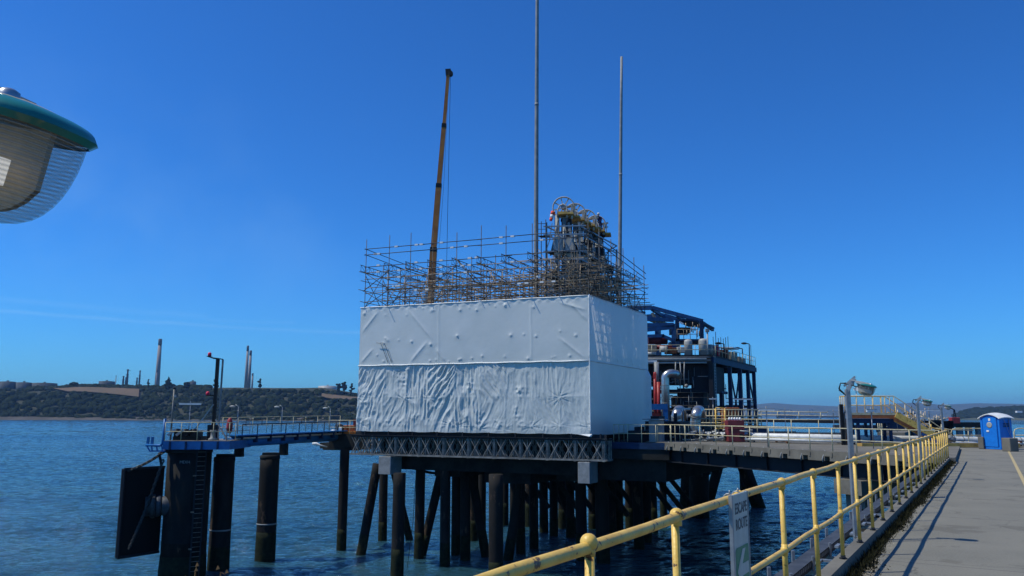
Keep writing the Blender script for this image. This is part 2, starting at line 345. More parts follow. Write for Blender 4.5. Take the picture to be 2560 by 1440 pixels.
def obj(name, mb, m, parent=None, loc=None):
    me = bpy.data.meshes.new(name)
    base = wloc(parent) if parent else Vector(loc or (0,0,0))
    v = np.array(mb.v, dtype=float)-np.array(base)
    me.from_pydata(v.tolist(), [], mb.f)
    me.polygons.foreach_set('use_smooth', mb.sm)
    me.materials.append(M[m]); me.update()
    o = bpy.data.objects.new(name, me); C.objects.link(o)
    if parent: o.parent = parent
    else: o.location = base
    return o
def thing(name, label, cat, loc, group=None):
    o = bpy.data.objects.new(name, None); o.empty_display_size = .2; C.objects.link(o); o.location = loc
    return setp(o, label, cat, group)
def struct(name, mb, m, loc=None): return setp(obj(name, mb, m, None, loc), kind='structure')
def solo(name, mb, m, label, cat, group=None, loc=None):
    if loc is None: loc = tuple(np.array(mb.v).mean(0)[:2])+(min(p[2] for p in mb.v),)
    return setp(obj(name, mb, m, None, loc), label, cat, group)
def dup(t, loc, label, group=None):
    r = t.copy(); C.objects.link(r); r.location = loc; r['label'] = label
    if group: r['group'] = group
    for ch in list(t.children):
        c = ch.copy(); C.objects.link(c); c.parent = r
        for g in ch.children: d = g.copy(); C.objects.link(d); d.parent = c
    return r
def gridmesh(name, X, Y, Z, m, kind=None, smooth=True, parent=None):
    h, w_ = X.shape; me = bpy.data.meshes.new(name); n = h*w_
    co_ = np.stack([X,Y,Z],-1).reshape(-1,3)
    if parent: co_ = co_-np.array(wloc(parent))
    idx = np.arange(n).reshape(h,w_); q = np.stack([idx[:-1,:-1],idx[:-1,1:],idx[1:,1:],idx[1:,:-1]],-1).reshape(-1,4)
    me.vertices.add(n); me.vertices.foreach_set('co', co_.ravel()); me.loops.add(q.size); me.loops.foreach_set('vertex_index', q.ravel())
    me.polygons.add(len(q)); me.polygons.foreach_set('loop_start', np.arange(0,q.size,4)); me.polygons.foreach_set('loop_total', np.full(len(q),4))
    me.polygons.foreach_set('use_smooth', np.full(len(q),smooth)); me.update(calc_edges=True); me.validate(); me.materials.append(M[m])
    o = bpy.data.objects.new(name, me); C.objects.link(o)
    if parent: o.parent = parent
    if kind: o['kind'] = kind
    return o
_lat = rng.random((256,256))
def vnoise(x, y):
    xi = np.floor(x).astype(int); yi = np.floor(y).astype(int); fx = x-xi; fy = y-yi; fx = fx*fx*(3-2*fx); fy = fy*fy*(3-2*fy)
    g = lambda i,j: _lat[i%256, j%256]
    return (g(xi,yi)*(1-fx)+g(xi+1,yi)*fx)*(1-fy)+(g(xi,yi+1)*(1-fx)+g(xi+1,yi+1)*fx)*fy
def fbm(x, y, o=4):
    s = 0; a = .5
    for k in range(o): s = s+a*vnoise(x*2**k+17*k, y*2**k+31*k); a *= .5
    return s

# ------------------------------------------------------------------ the sea
def axis(segs):
    out = []
    for a,b,n in segs: out += list(np.linspace(a,b,n,endpoint=False))
    out.append(segs[-1][1]); return np.array(out)
xs = axis([(-14000,-1500,12),(-1500,-720,14),(-720,-230,160),(-230,-48,260),(-48,62,400),(62,260,190),(260,720,140),(720,1500,14),(1500,14000,12)])
ys = axis([(-60,22,16),(22,105,400),(105,380,420),(380,1190,300),(1190,13500,44)])
X,Y = np.meshgrid(xs,ys)
amp = np.clip((715-np.abs(X))/60,0,1)*np.clip((Y-5)/20,0,1)*np.interp(Y,[0,300,420,1150,1500],[1,1,1.7,2.0,0])*np.interp(np.abs(X),[0,235,300],[1,1,1.35])
xr = X*.97+Y*.24; yr = -X*.24+Y*.97
H = (fbm(xr*.55,yr*1.25,4)-.47)*(.22+.22*fbm(X*.03+5,Y*.05,2))+(fbm(xr*.12,yr*.25,2)-.37)*.30
gridmesh('sea', X, Y, WZ+H*amp, 'water', 'structure')

# ------------------------------------------------------------------ walkway
RD = Vector((.5095,.8605,0)).normalized(); RN = Vector((RD.y,-RD.x,0)); RO = Vector((2.41,7.31,0))
def wf(p): return RO+RD*p.x+RN*p.y+Vector((0,0,p.z))   # x along the rail, y inboard
def sof(y): return (y-RO.y)/RD.y
SEND = sof(33.88)
mb = MB(); a = wf(Vector((-16,.05,0))); b = wf(Vector((-16,7.5,0)))
mb.prism([(a.x,a.y),(b.x,b.y),tuple(wf(Vector((47,7.5,0))))[:2],(40,49.2),(25.9,49.2),tuple(wf(Vector((SEND,.05,0))))[:2]], -.45, 0)
struct('walkway', mb, 'deck')
mb = MB(wf).box((-16,-.10,-.5),(SEND+.1,.05,.165)); solo('kerb', mb, 'concrete', 'low concrete kerb carrying the yellow handrail along the walkway edge', 'kerb')
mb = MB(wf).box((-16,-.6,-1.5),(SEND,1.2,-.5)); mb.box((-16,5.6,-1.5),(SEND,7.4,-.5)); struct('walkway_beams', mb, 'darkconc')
# painted lines
for k,(off,s0,s1,lb) in enumerate(((2.28,2,SEND+14,'worn yellow painted line along the walkway, nearer the handrail'),(3.86,22,SEND+14,'worn yellow painted line along the walkway, further from the handrail'))):
    mb = MB(wf); mb.add([(s0,off,.004),(s1,off,.004),(s1,off+.10,.004),(s0,off+.10,.004)],[(0,3,2,1)])
    solo('painted_line', mb, 'paintline', lb, 'road marking', 'yellow lines on the walkway')

# handrail
rail = thing('handrail', 'chipped yellow tubular handrail running along the near concrete walkway', 'handrail', tuple(wf(Vector((0,0,.165)))))
def brail(z, r, s0, s1):
    mb = MB(wf); n = int((s1-s0)/.7)
    mb.path([(s0+(s1-s0)*i/n, .006*math.sin(i*1.7), z+.004*math.sin(i*2.3)-.022*min(1,max(0,(-1.2-(s0+(s1-s0)*i/n))/3))) for i in range(n+1)], r, 14); return mb
obj('top_rail', brail(1.265,.029,-9,SEND), 'yellow', rail); obj('mid_rail', brail(.685,.024,-9,SEND), 'yellow', rail)
py = [1.3,2.55,3.85,4.9,6.08,7.31,8.6,9.95,11.2,12.4,13.55,14.75]
y = 14.75
while y < 33: y += 1.2; py.append(y)
py[-1] = 33.88
for i,y in enumerate(py):
    s = sof(y); ln = random.uniform(-.012,.012)
    p = obj('post', MB(wf).tube((s,0,.17),(s+ln*.3,ln,1.265),.0235,12), 'yellow', rail)
    mb = MB(wf); mb.sphere((s,0,1.266),.042,14,9); mb.tube((s,0,1.205),(s,0,1.25),.030,12); obj('rail_joint', mb, 'yellow', p)
    mb = MB(wf); mb.sphere((s,0,.688),.037,12,8); mb.tube((s,0,.64),(s,0,.735),.028,12); obj('rail_joint', mb, 'yellow', p)
    mb = MB(wf); mb.lathe((s,0,.166),[(.044,0),(.044,.012),(.029,.02),(.029,.04)],12)
    for dx in (-.045,.045): mb.box((s+dx-.01,-.012,.18),(s+dx+.01,.012,.205))
    obj('base_flange', mb, 'darksteel', p)
# steel outriggers below the kerb and the cable tray they carry
for i,y in enumerate(py[:18]):
    s = sof(y)+.22
    mb = MB(wf); mb.bar((s,-.10,-.33),(s,-.95,-.33),.05,.06); mb.bar((s,-.93,-.33),(s,-.93,-.05),.04,.04); mb.bar((s,-.66,-.33),(s,-.66,-.10),.03,.03); mb.bar((s,-.12,.05),(s,-.12,-.36),.06,.04); mb.bar((s+.25,-.10,.05),(s+.25,-.34,.05),.05,.03); mb.bar((s+.25,-.34,.05),(s,-.34,.05),.05,.03)
    solo('tray_bracket', mb, 'galv', 'galvanised outrigger bracket under the cable tray below the yellow handrail', 'bracket', 'outrigger brackets under the cable tray')
mb = MB(wf); mb.box((-9,-.87,-.30),(SEND,-.70,-.285)); mb.box((-9,-.87,-.285),(SEND,-.86,-.17)); mb.box((-9,-.715,-.285),(SEND,-.70,-.17)); mb.box((-9,-.89,-.17),(SEND,-.68,-.16))
t = thing('cable_tray', 'grey slotted cable tray running outside the kerb below the handrail', 'cable tray', tuple(wf(Vector((0,-.8,-.3)))))
obj('tray', mb, 'traygrey', t); mb = MB(wf); x = -9
while x < 22: mb.box((x,-.70,-.25),(x+.05,-.694,-.19)); x += .12
obj('slot_edge', mb, 'lightgrey', t)

# escape route sign
sg = thing('escape_sign', 'white and green ESCAPE ROUTE arrow sign fixed upright on the yellow handrail', 'sign', tuple(wf(Vector((-1.6,.05,.55)))))
mb = MB(wf); mb.bbox((-1.79,.040,.50),(-1.39,.052,1.30),.004); obj('board', mb, 'sign', sg)
mb = MB(wf); mb.box((-1.815,.032,.50),(-1.79,.056,1.30)); mb.box((-1.39,.03,.50),(-1.378,.056,1.30)); obj('frame', mb, 'galv', sg)
mb = MB(wf)
for s in (-1.7,-1.48):
    mb.torus((s,0,1.265),(1,0,0),.036,.006,16,6); mb.tube((s,.01,1.30),(s,.01,1.325),.006,6)
obj('clip', mb, 'galv', sg)
mb = MB(wf); x0,x1,z0,z1,e = -1.755,-1.415,.56,.935,.03; pts = []
for cx,cz,a0 in ((x1-e,z1-e,0),(x0+e,z1-e,90),(x0+e,z0+e,180),(x1-e,z0+e,270)):
    for k in range(5): a = R(a0+k*22.5); pts.append((cx+e*math.cos(a),.0545,cz+e*math.sin(a)))
mb.add(pts,[tuple(range(len(pts)))]); obj('green_panel', mb, 'signgreen', sg)
# arrow pointing to the sign's left, seen from the walkway (nearer end)
cz = .775; ar = [(-1.735,cz),(-1.59,cz+.14),(-1.51,cz+.14),(-1.60,cz+.04),(-1.435,cz+.04),(-1.435,cz-.04),(-1.60,cz-.04),(-1.51,cz-.14),(-1.59,cz-.14)]
mb = MB(wf); mb.add([(p[0],.0565,p[1]) for p in ar],[(0,1,2,3),(0,3,6),(0,6,7,8),(3,4,5,6)]); obj('arrow', mb, 'sign', sg)
for txt,z in (('ESCAPE',1.165),('ROUTE',1.055)):
    cu = bpy.data.curves.new('lettering','FONT'); cu.body = txt; cu.size = .104; cu.align_x = 'RIGHT'; cu.extrude = .0006; cu.offset = .0018; cu.materials.append(M['text'])
    o = text_mesh('lettering', cu)
    o.parent = sg
    loc = wf(Vector((-1.415,.0535,z)))-wloc(sg)
    o.matrix_local = Matrix(((RD.x,0,RN.x,loc.x),(RD.y,0,RN.y,loc.y),(0,1,0,loc.z),(0,0,0,1)))@Matrix.Diagonal((.92,1,1,1))
# small plate between the rails further on
s = sof(19.0); mb = MB(wf); mb.box((s-.17,-.02,.78),(s+.17,-.012,1.2)); 
solo('rail_plate', mb, 'grey', 'small grey plate clamped between the rails of the yellow handrail', 'plate')

# floodlight post : local frame, arm points along +x (inboard), origin at pole foot
def lamp_parts(t, pole_h=2.25, base=0, ang=None, arm=.25, bulb_glare='white', L=.27, W=.105, hs=.82):
    ca, sa = math.cos(ang), math.sin(ang)
    Lc = wloc(t)
    F = lambda p: Lc+Vector((p.x*ca-p.y*sa, p.x*sa+p.y*ca, p.z))
    z = pole_h
    mb = MB(F); mb.bar((0,0,base),(0,0,z),.065,.065); mb.box((-.012-.05,-.05,base),(.062,.05,base+.02)); mb.box((-.036,-.036,base+.95),(.036,.036,base+.965)); obj('pole', mb, 'galv', t)
    mb = MB(F); mb.bar((0,0,z-.02),(arm*.75,0,z+.17),.055,.055); mb.bar((-.05,.02,z+.05),(arm*.8,.04,z+.20),.02,.03); obj('arm', mb, 'galv', t)
    # tilted head frame
    hx, hz = arm, z+.085; ti = R(-13); ct, st = math.cos(ti), math.sin(ti)
    G = lambda p: F(Vector((hx+p.x*ct-p.z*st, p.y, hz+p.x*st+p.z*ct)))
    head(G, t, L, W, bulb_glare, hs)
    cabp = [(0,.03,z-.12),(-.13,.05,z+.02),(-.10,.05,z+.10),(.05,.03,z+.10),(arm*.7,.0,z+.05),(arm+.02,0,z+.03)]
    obj('cable_loop', MB(F).path(cabp, .009, 6), 'black', t)
    obj('cable_loop', MB(F).path([(p[0]+.01,p[1]-.05,p[2]-.03*(i%2)) for i,p in enumerate(cabp)], .008, 6), 'black', t)
def head(G, t, L=.36, W=.13, bulb_glare='white', hs=1.):
    G0 = G; G = lambda p: G0(Vector((p.x,p.y,p.z*hs)))
    # housing shell (upper) and lens (lower); x along, tip at +L
    n, m = 24, 10
    def shell(zs, th, ex=0, hgt=1, inner=False):
        vs = []; uv = []
        for j in range(m+1):
            ph = math.pi/2*j/m                      # 0 rim .. pi/2 apex
            for i in range(n):
                a = 2*math.pi*i/n; c, s = math.cos(a), math.sin(a)
                sq = (abs(c)**3.0+abs(s)**3.0)**(-1/3.0)
                cr = math.cos(ph)**.55
                vs.append((L/2+c*sq*(L/2+th)*cr, s*sq*(W+th)*cr, zs*math.sin(ph)**1.0*hgt+ex))
        return vs, [(j*n+i,j*n+(i+1)%n,(j+1)*n+(i+1)%n,(j+1)*n+i) for j in range(m) for i in range(n)]
    mb = MB(G); v,f = shell(1,.010,0,.038); mb.add(v,f,True); v,f = shell(-1,.012,0,.012); 
    mb.add([(p[0],p[1],p[2]) for p in v[:n]]+[(L/2+(p[0]-L/2)*.93,p[1]*.93,-.012) for p in v[:n]],[(i,(i+1)%n,n+(i+1)%n,n+i) for i in range(n)],True)
    hs_ = obj('lamp_housing', mb, 'teal', t)
    mb = MB(G); mb.box((-.10,-.05,.036),(L*.60,.05,.056)); mb.box((-.02,-.10,.008),(L*.42,-.05,.040)); mb.box((-.02,.05,.008),(L*.42,.10,.040)); obj('mounting_bracket', mb, 'lightgrey', t)
    mb = MB(G); mb.lathe((L*.72,-.05,.032),[(.020,-.02),(.020,.012),(.012,.018)],12); obj('cap_nut', mb, 'silver', hs_)
    mb = MB(G); v,f = shell(-1,-.004,-.004,.195); mb.add(v,f,True)
    o = obj('lens', mb, 'lens', t)
    uvl = o.data.uv_layers.new(name='UVMap')
    me = o.data
    for lp in me.loops:
        q = v[lp.vertex_index]; uvl.data[lp.index].uv = (q[0]*.1, q[2])
    mb = MB(G); v,f = shell(1,-.012,-.006,.05); mb.add(v,f,True); n_ = 14; top_ = [(L*.03+L*.88*i/n_) for i in range(n_+1)]; lo_ = [(x,-.012-.168*max(0,1-abs((x-L/2)/(L*.49))**3.2)**.5) for x in top_]
    for yy in (.0,.012): mb.add([(x,yy,-.008) for x in top_]+[(x,yy,z_) for x,z_ in lo_],[(i,i+1,n_+2+i,n_+1+i) for i in range(n_)])
    mb.add([(lo_[-1][0],y_,z_) for y_ in (0,.012) for z_ in (-.008,lo_[-1][1])],[(0,1,3,2)]); obj('reflector', mb, 'beige', t)
    mb = MB(G); mb.bar((L*.02,-.055,-.100),(L*.84,-.055,-.106),.02,.050); mb.bar((L*.02,-.057,-.070),(L*.70,-.057,-.074),.012,.008); obj('bulb_glare', mb, bulb_glare, t)  # flat bar shaped as the bright glare behind the lens
    mb = MB(G)
    for x in (.22,.5,.66): mb.box((L*x,-W*1.0-.004,-.05),(L*x+.006,-W-.0,.005))
    obj('clip', mb, 'galv', hs_)
GL = 'floodlight posts along the walkway handrail'
AI = math.atan2(RN.y, RN.x)
# the near one: only its head reaches into the picture
p1 = Vector((-1.50,1.62,.02))
t = thing('floodlight_post', 'big teal floodlight head with ribbed lens hanging closest, top left', 'floodlight', tuple(p1), GL)
lamp_parts(t, 2.355, 0, R(-14), .32, 'bulb_glare', .36, .13, 1.)
for (y,lb) in ((12.4,'teal floodlight on a bent grey pole by the handrail, second nearest'),(24.3,'teal floodlight on a bent grey pole beyond the yellow stairs, third along'),(36.1,'smallest teal floodlight pole at the far end of the walkway')):
    x = RO.x+(y-RO.y)*RD.x/RD.y; b = Vector((x,y,0))-RN*.24
    t = thing('floodlight_post', lb, 'floodlight', (b.x,b.y,-.9 if y < 30 else .165), GL)
    lamp_parts(t, 2.26+(.9 if y < 30 else -.165), 0, AI, .15)

mb = MB(wf); n = 420  # mossy strip that also stands in for the kerb's cast shadow
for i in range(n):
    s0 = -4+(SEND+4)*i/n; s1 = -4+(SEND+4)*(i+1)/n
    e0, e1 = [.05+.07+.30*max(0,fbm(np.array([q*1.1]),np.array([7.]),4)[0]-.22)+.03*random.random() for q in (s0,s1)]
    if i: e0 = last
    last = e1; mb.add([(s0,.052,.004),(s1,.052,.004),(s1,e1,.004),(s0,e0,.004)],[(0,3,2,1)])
setp(obj('dirt_shade', mb, 'dirt_shade', None, tuple(wf(Vector((0,.1,0))))), 'black strip of dirty moss and painted kerb shadow lying along the foot of the kerb', 'dirt_shade', kind='stuff')
# weeds along the inner foot of the kerb and dry stems by the camera
mb = MB(wf); 
for i in range(9000):
    s = random.uniform(-3,SEND); k = fbm(np.array([s*.9]),np.array([3.]),3)[0]; d = abs(random.gauss(0,.06+.08*max(0,k-.35)*3)); h = random.uniform(.02,.08)*(1+k)*(1.2-min(1,d*4))+.01
    a = random.uniform(0,6.28); wd = random.uniform(.004,.012); lx, ly = random.gauss(0,.03), random.gauss(.01,.03); y0 = .07+d
    mb.add([(s-wd*math.cos(a),y0-wd*math.sin(a),0),(s+wd*math.cos(a),y0+wd*math.sin(a),0),(s+lx,y0+ly,h)],[(0,1,2)])
setp(obj('weeds', mb, 'grass', None, tuple(wf(Vector((0,.1,0))))), 'straggly low dirty weeds growing along the foot of the kerb', 'weeds', kind='stuff')
mb = MB(wf)
for i in range(1500):
    s = random.choice((random.gauss(1.6,.9),random.gauss(2.6,.5),random.uniform(0,12))); d = .20+abs(random.gauss(0,.06)); a = random.uniform(0,6.28); l = random.uniform(.01,.05)
    mb.add([(s,d,.004),(s+.006,d+.005,.006),(s+l*math.cos(a),d+l*math.sin(a),.012)],[(0,1,2)])
setp(obj('straw', mb, 'straw', None, tuple(wf(Vector((0,.2,0))))), 'pale dry straw scattered on the concrete beside the kerb', 'straw', kind='stuff')
for (u,hh,n,lb) in ((452,0.0,5,'curled brown dead weed clump poking up at the bottom edge'),(563,.05,3,'small dry brown weed tip right of the curled one')):
    top = at(u,1428+hh*100,2.5); b = Vector((top.x,2.5,-.02)); mb = MB()
    for k in range(n):
        q = b+Vector((random.gauss(0,.012),random.gauss(0,.03),0)); e = Vector((top.x+random.uniform(-.04,.04),2.5+random.uniform(-.04,.04),top.z-random.uniform(-.006,.05)))
        mid = (q+e)/2+Vector((random.gauss(0,.01),0,0)); mb.path([q,mid,e,e+Vector((random.uniform(.0,.02),0,-.01))],[.003,.0025,.002,.001],5)
        for j in range(2):
            c = e+Vector((random.gauss(0,.008),random.gauss(0,.008),random.gauss(0,.008))); mb.add([c,c+Vector((.012,0,.004)),c+Vector((.004,.004,.014))],[(0,1,2)])
    solo('dry_weed', mb, 'weed', lb, 'weed', 'dead weed stems at the bottom left', (b.x,b.y,b.z))

# ------------------------------------------------------------------ main platform
PO = Vector((5.0,52.0,0)); PA = Vector((-.922,.388,0)).normalized(); PB = Vector((.470,.883,0)).normalized()
PNf = Vector((PA.y,-PA.x,0)); PNf = -PNf if PNf.y > 0 else PNf          # outward normal of the front face
PNr = Vector((PB.y,-PB.x,0)); PNr = -PNr if PNr.x < 0 else PNr
def pf(p): return PO+PA*p.x+PB*p.y+Vector((0,0,p.z))
FA, FB, ZB, ZT, ZS = 17.45, 11.75, .66, 9.60, 5.32

plat = thing('loading_platform', 'dark concrete jetty platform under the white wrapped enclosure', 'jetty platform', tuple(pf(Vector((6,8,-2.3)))))
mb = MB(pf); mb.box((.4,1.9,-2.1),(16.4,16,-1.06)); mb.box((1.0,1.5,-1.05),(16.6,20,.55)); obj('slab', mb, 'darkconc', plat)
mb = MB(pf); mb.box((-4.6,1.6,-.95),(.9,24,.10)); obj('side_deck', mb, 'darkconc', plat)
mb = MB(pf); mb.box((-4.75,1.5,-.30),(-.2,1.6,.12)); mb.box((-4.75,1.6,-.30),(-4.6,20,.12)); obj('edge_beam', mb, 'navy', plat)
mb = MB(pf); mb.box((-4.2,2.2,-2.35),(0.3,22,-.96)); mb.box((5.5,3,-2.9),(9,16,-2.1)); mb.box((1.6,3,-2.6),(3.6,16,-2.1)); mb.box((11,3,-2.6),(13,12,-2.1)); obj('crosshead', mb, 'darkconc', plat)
for a0,a1,z0,z1,lb in ((14.55,15.55,-2.35,-1.10,'pale sheet clad box hanging under the left end of the lattice girders'),(-.05,.75,-2.45,-1.10,'pale sheet clad box hanging under the right end of the lattice girders')):
    mb = MB(pf); mb.bbox((a0,-.15,z0),(a1,1.2,z1),.03); solo('clad_box', mb, 'grey', lb, 'box', 'clad boxes under the girders')

# lattice panel bridges carrying the scaffold
tg = 'lattice panel girders carrying the scaffold'
for r,b in enumerate((-.10,.16,.85,1.12)):
    t = thing('panel_girder', ('outermost','second','third','innermost')[r]+' grey steel lattice panel girder below the white wrapped enclosure', 'girder', tuple(pf(Vector((8,b,-1.05)))), tg)
    z0, z1 = -1.04, .34
    mb = MB(pf); mb.bar((-1.1,b,z1-.05),(18.0,b,z1-.05),.10,.10); obj('top_chord', mb, 'darksteel', t)
    mb = MB(pf); mb.bar((-1.1,b,z0+.05),(18.0,b,z0+.05),.10,.10); obj('bottom_chord', mb, 'truss', t)
    x = -1.0; k = 0
    while x < 17.9:
        mb = MB(pf); zc = (z0+z1)/2
        mb.bar((x,b,z0+.1),(x,b,z1-.1),.06,.05); mb.bar((x+.09,b,z0+.1),(x+.09,b,z1-.1),.05,.05)
        for cx in (x+.48+.0, x+1.43):
            mb.bar((cx,b,z0+.1),(cx,b,z1-.1),.045,.045)
            mb.bar((cx-.36,b,z0+.1),(cx+.36,b,z1-.1),.05,.05); mb.bar((cx-.36,b,z1-.1),(cx+.36,b,z0+.1),.05,.05)
            mb.tube((cx,b-.035,zc),(cx,b+.035,zc),.07,8)
        mb.box((x-.03,b-.06,z1-.02),(x+.12,b+.06,z1+.03)); mb.box((x-.03,b-.06,z0-.03),(x+.12,b+.06,z0+.03))
        obj('lattice_panel', mb, 'truss', t); x += 1.9; k += 1
mb = MB(pf)
for i in range(15): 
    bx = random.uniform(0,9); mb.tube((17.6+random.uniform(-.1,.4),bx,-1.1),(17.6+random.uniform(-.3,.4),bx+random.uniform(-.8,1.5),.4),.024,6)
solo('tube_bundle', mb, 'tube', 'weathered scaffold tubes tangled at the left end of the lattice girders', 'scaffold tubes')
mb = MB(pf)
for i in range(9):
    bx = 1.3+i*1.1; mb.bar((17.7,bx,-1.0),(17.7,bx+.95,.35),.05,.05); mb.bar((17.7,bx,.35),(17.7,bx+.95,-1.0),.05,.05); mb.bar((17.7,bx,-1.0),(17.7,bx,.35),.06,.06)
mb.bar((17.7,1.2,-1.02),(17.7,11.4,-1.02),.1,.1); mb.bar((17.7,1.2,.33),(17.7,11.4,.33),.1,.1)
solo('end_girder', mb, 'truss', 'lattice girder closing the far left end of the platform', 'girder')
mb = MB(pf); mb.box((-1.0,.32,.36),(17.9,.42,.62)); mb.box((-1.0,-.22,.345),(17.9,.9,.37))
for i in range(10): mb.box((-.8+i*1.95,-.12,.37),(-.72+i*1.95,.0,.66))
solo('fascia_channel', mb, 'darksteel', 'dark steel channel between the white sheeting and the lattice girders', 'channel')

# ---- white shrink wrap enclosure: four sheeted walls, open top
enc = thing('shrink_wrap_enclosure', 'white shrink wrapped scaffold enclosure with creased lower sheets standing on the jetty platform', 'enclosure', tuple(pf(Vector((8,6,ZB)))))
ST = [.02,2.06,4.00,5.93,7.80,9.75,11.7,13.5,15.3,17.3]     # standards along the front
def facegrid(L, z0, z1, step=.055):
    return np.meshgrid(np.linspace(0,L,int(L/step)), np.linspace(z0,z1,int((z1-z0)/step)))
def place(A0, Adir, Nout, a, z, d):
    return A0.x+Adir.x*a+Nout.x*d, A0.y+Adir.y*a+Nout.y*d, z
def bump(a, z, ca, cz, r, h, p=1.): return h*np.exp(-(((a-ca)**2+(z-cz)**2)/(r*r))**p)
def upper(a, z, L, nodes, seed, k=1.):
    g = np.random.default_rng(seed); d = .015*fbm(a*.6+seed,z*.6,3)
    for n in nodes:
        for zz in (9.05,7.1,5.75):
            if g.random() < .62:
                an, zn = n+g.normal(0,.25), zz+g.normal(0,.22); q = g.uniform(.2,.75)
                d = d+k*q*(bump(a,z,an,zn,g.uniform(.06,.10),.08)+bump(a,z,an,zn,.34,.05,.6))
    for i in range(int(26*k)):
        an, zn = g.uniform(0,L), g.choice([9.2,5.65,5.6,7.1])+g.normal(0,.12); d = d+bump(a,z,an,zn,g.uniform(.05,.10),g.uniform(.02,.05))
    # taut diagonal creases from the corners
    for (x0,z0,x1,z1) in ((L-.1,7.7,L-1.6,9.4),(L-.1,5.5,L-1.2,6.6),(11.4,7.0,13.6,9.4),(10.4,5.4,11.2,6.5),(.2,5.4,2.2,7.0),(.1,8.6,2.2,9.3),(.1,7.9,1.4,9.3),(13.3,5.4,11.8,7.0)):
        if k < 1: break
        vx, vz = x1-x0, z1-z0; l = math.hypot(vx,vz); t = ((a-x0)*vx+(z-z0)*vz)/(l*l); s = ((a-x0)*vz-(z-z0)*vx)/l
        d = d+.055*np.exp(-np.abs(s)/.10)*np.clip(t*4,0,1)*np.clip((1-t)*4,0,1)
    for n in (4.05,11.0):
        if k >= 1: d = d+.022*np.exp(-np.abs(a-n-.03*np.sin(z*1.7))/.05)
    d = d+.02*np.exp(-((z-9.45)/.12)**2)*np.sin(a*9+3*fbm(a*2,z*0,2))
    return d
def lower(a, z, L, seed, k=1.):
    g = np.random.default_rng(seed)
    wx = a+.35*(fbm(a*.8,z*.8+9,3)-.5); wz = z+.35*(fbm(a*.8+40,z*.8,3)-.5)
    sag = np.zeros_like(a)
    for n0,n1 in zip(ST[:-1],ST[1:]):
        t = np.clip((a-n0)/(n1-n0),0,1); inside = ((a >= n0)&(a < n1)).astype(float)
        for zl,zh in ((ZB,3.05),(3.05,ZS)):
            tz = np.clip((z-zl)/(zh-zl),0,1); m = inside*((z >= zl)&(z < zh))
            sag = sag-m*g.uniform(.0,.07)*(np.sin(math.pi*t)*np.sin(math.pi*tz))**.7
    d = sag
    def folds(s_, t_, fr, asp, seed_):      # irregular ridged folds, long along t_
        q = 1-np.abs(2*vnoise(s_*fr+seed_,t_*fr*asp+seed_*.7)-1); q2 = 1-np.abs(2*vnoise(s_*fr*2.3+seed_*1.3,t_*fr*asp*1.7+3)-1)
        return (q**1.5-.4)+.45*(q2**1.3-.4)
    # every bay between two standards, upper and lower half, hangs its own way
    acc = np.zeros_like(a); wsum = np.zeros_like(a)
    for ci,(n0,n1) in enumerate(zip(ST[:-1],ST[1:])):
        for ri,zc in enumerate((1.85,4.2)):
            left = (n0+n1)/2/L
            ang = g.choice([90,88,94,75,105,60,120]) if left < .55 else g.choice([58,66,90,96,84,112])
            am = g.uniform(.5,1.2)*(.40+.60*min(1,left*1.6)); am *= g.choice([.35,1,1])
            an = R(180-ang); s_ = wx*math.sin(an)-wz*math.cos(an); t_ = wx*math.cos(an)+wz*math.sin(an)
            w_ = np.exp(-((a-(n0+n1)/2)/.95)**4-((z-zc)/1.15)**4)+1e-4
            acc = acc+w_*am*folds(s_,t_,g.uniform(2.4,4.6),g.uniform(.10,.22),g.uniform(0,90)); wsum = wsum+w_
    d = d+.18*acc/wsum; q = 1-np.abs(2*fbm(wx*4.2+3,wz*1.6+2,3)-1); d = d+.03*(q-.6)
    # fans of folds out of tie points
    for n in ST:
        for zz in (ZS-.12,3.05,ZB+.35):
            if g.random() < .35: continue
            an, zn = n+g.normal(0,.10), zz+g.normal(0,.10); th = np.arctan2(wz-zn,wx-an); r = np.hypot(wx-an,wz-zn); kk = g.uniform(3.5,6.5); Rr = g.uniform(.35,.95)
            q = 1-np.abs(2*vnoise(kk*(np.cos(th)+1.3)*1.3+n*3,kk*(np.sin(th)+1.7)*1.3+r*.7)-1)
            d = d+.085*np.minimum(r/.25,1)*np.exp(-(r/Rr)**2)*(q-.45)+bump(a,z,an,zn,.08,.06*g.random())
    # pockets of small rumples
    for i in range(26):
        ca, cz_ = g.uniform(.5,L-.5), g.choice([1.3,2.2,3.6,4.4])+g.normal(0,.25); m = np.exp(-((a-ca)/g.uniform(.2,.5))**2-((z-cz_)/g.uniform(.25,.6))**2)
        q = 1-np.abs(2*vnoise(wx*5.2+i*7,wz*3.2+i*3)-1); d = d+.075*m*(q-.4)
    # taut lines over every standard and over the middle ledger
    for n in ST: d = d+.035*np.exp(-np.abs(a-n-.05*np.sin(z*2+n))/.06)*np.clip(2.4*fbm(a*0+n*3,z*.8,2)-.5,0,1)
    # calm hem and top
    hem = np.clip((z-ZB)/.45,0,1)
    d = d*(.25+.75*hem)*k*np.clip((ZS-z)/.12,0.0,1)
    return d
f0 = pf(Vector((0,-.12,0)))
a,z = facegrid(FA,ZS,ZT); d = upper(a,z,FA,ST,3); e = np.clip(np.minimum(a,FA-a)/.12,0,1); g_ = .10*(1-e)*np.sin(z*6)**2
a = a*(FA+.12)/FA-.12; X_,Y_,Z_ = place(f0,PA,PNf,a,z,d); Z_ = Z_+np.clip((z-9.4)/.2,0,1)*.03*np.sin(a*5)
o = gridmesh('front_upper_sheet',X_,Y_,Z_,'shroud',parent=enc)
a,z = facegrid(FA,ZB,ZS,.042); d = lower(a,z,FA,5)*.9-.05
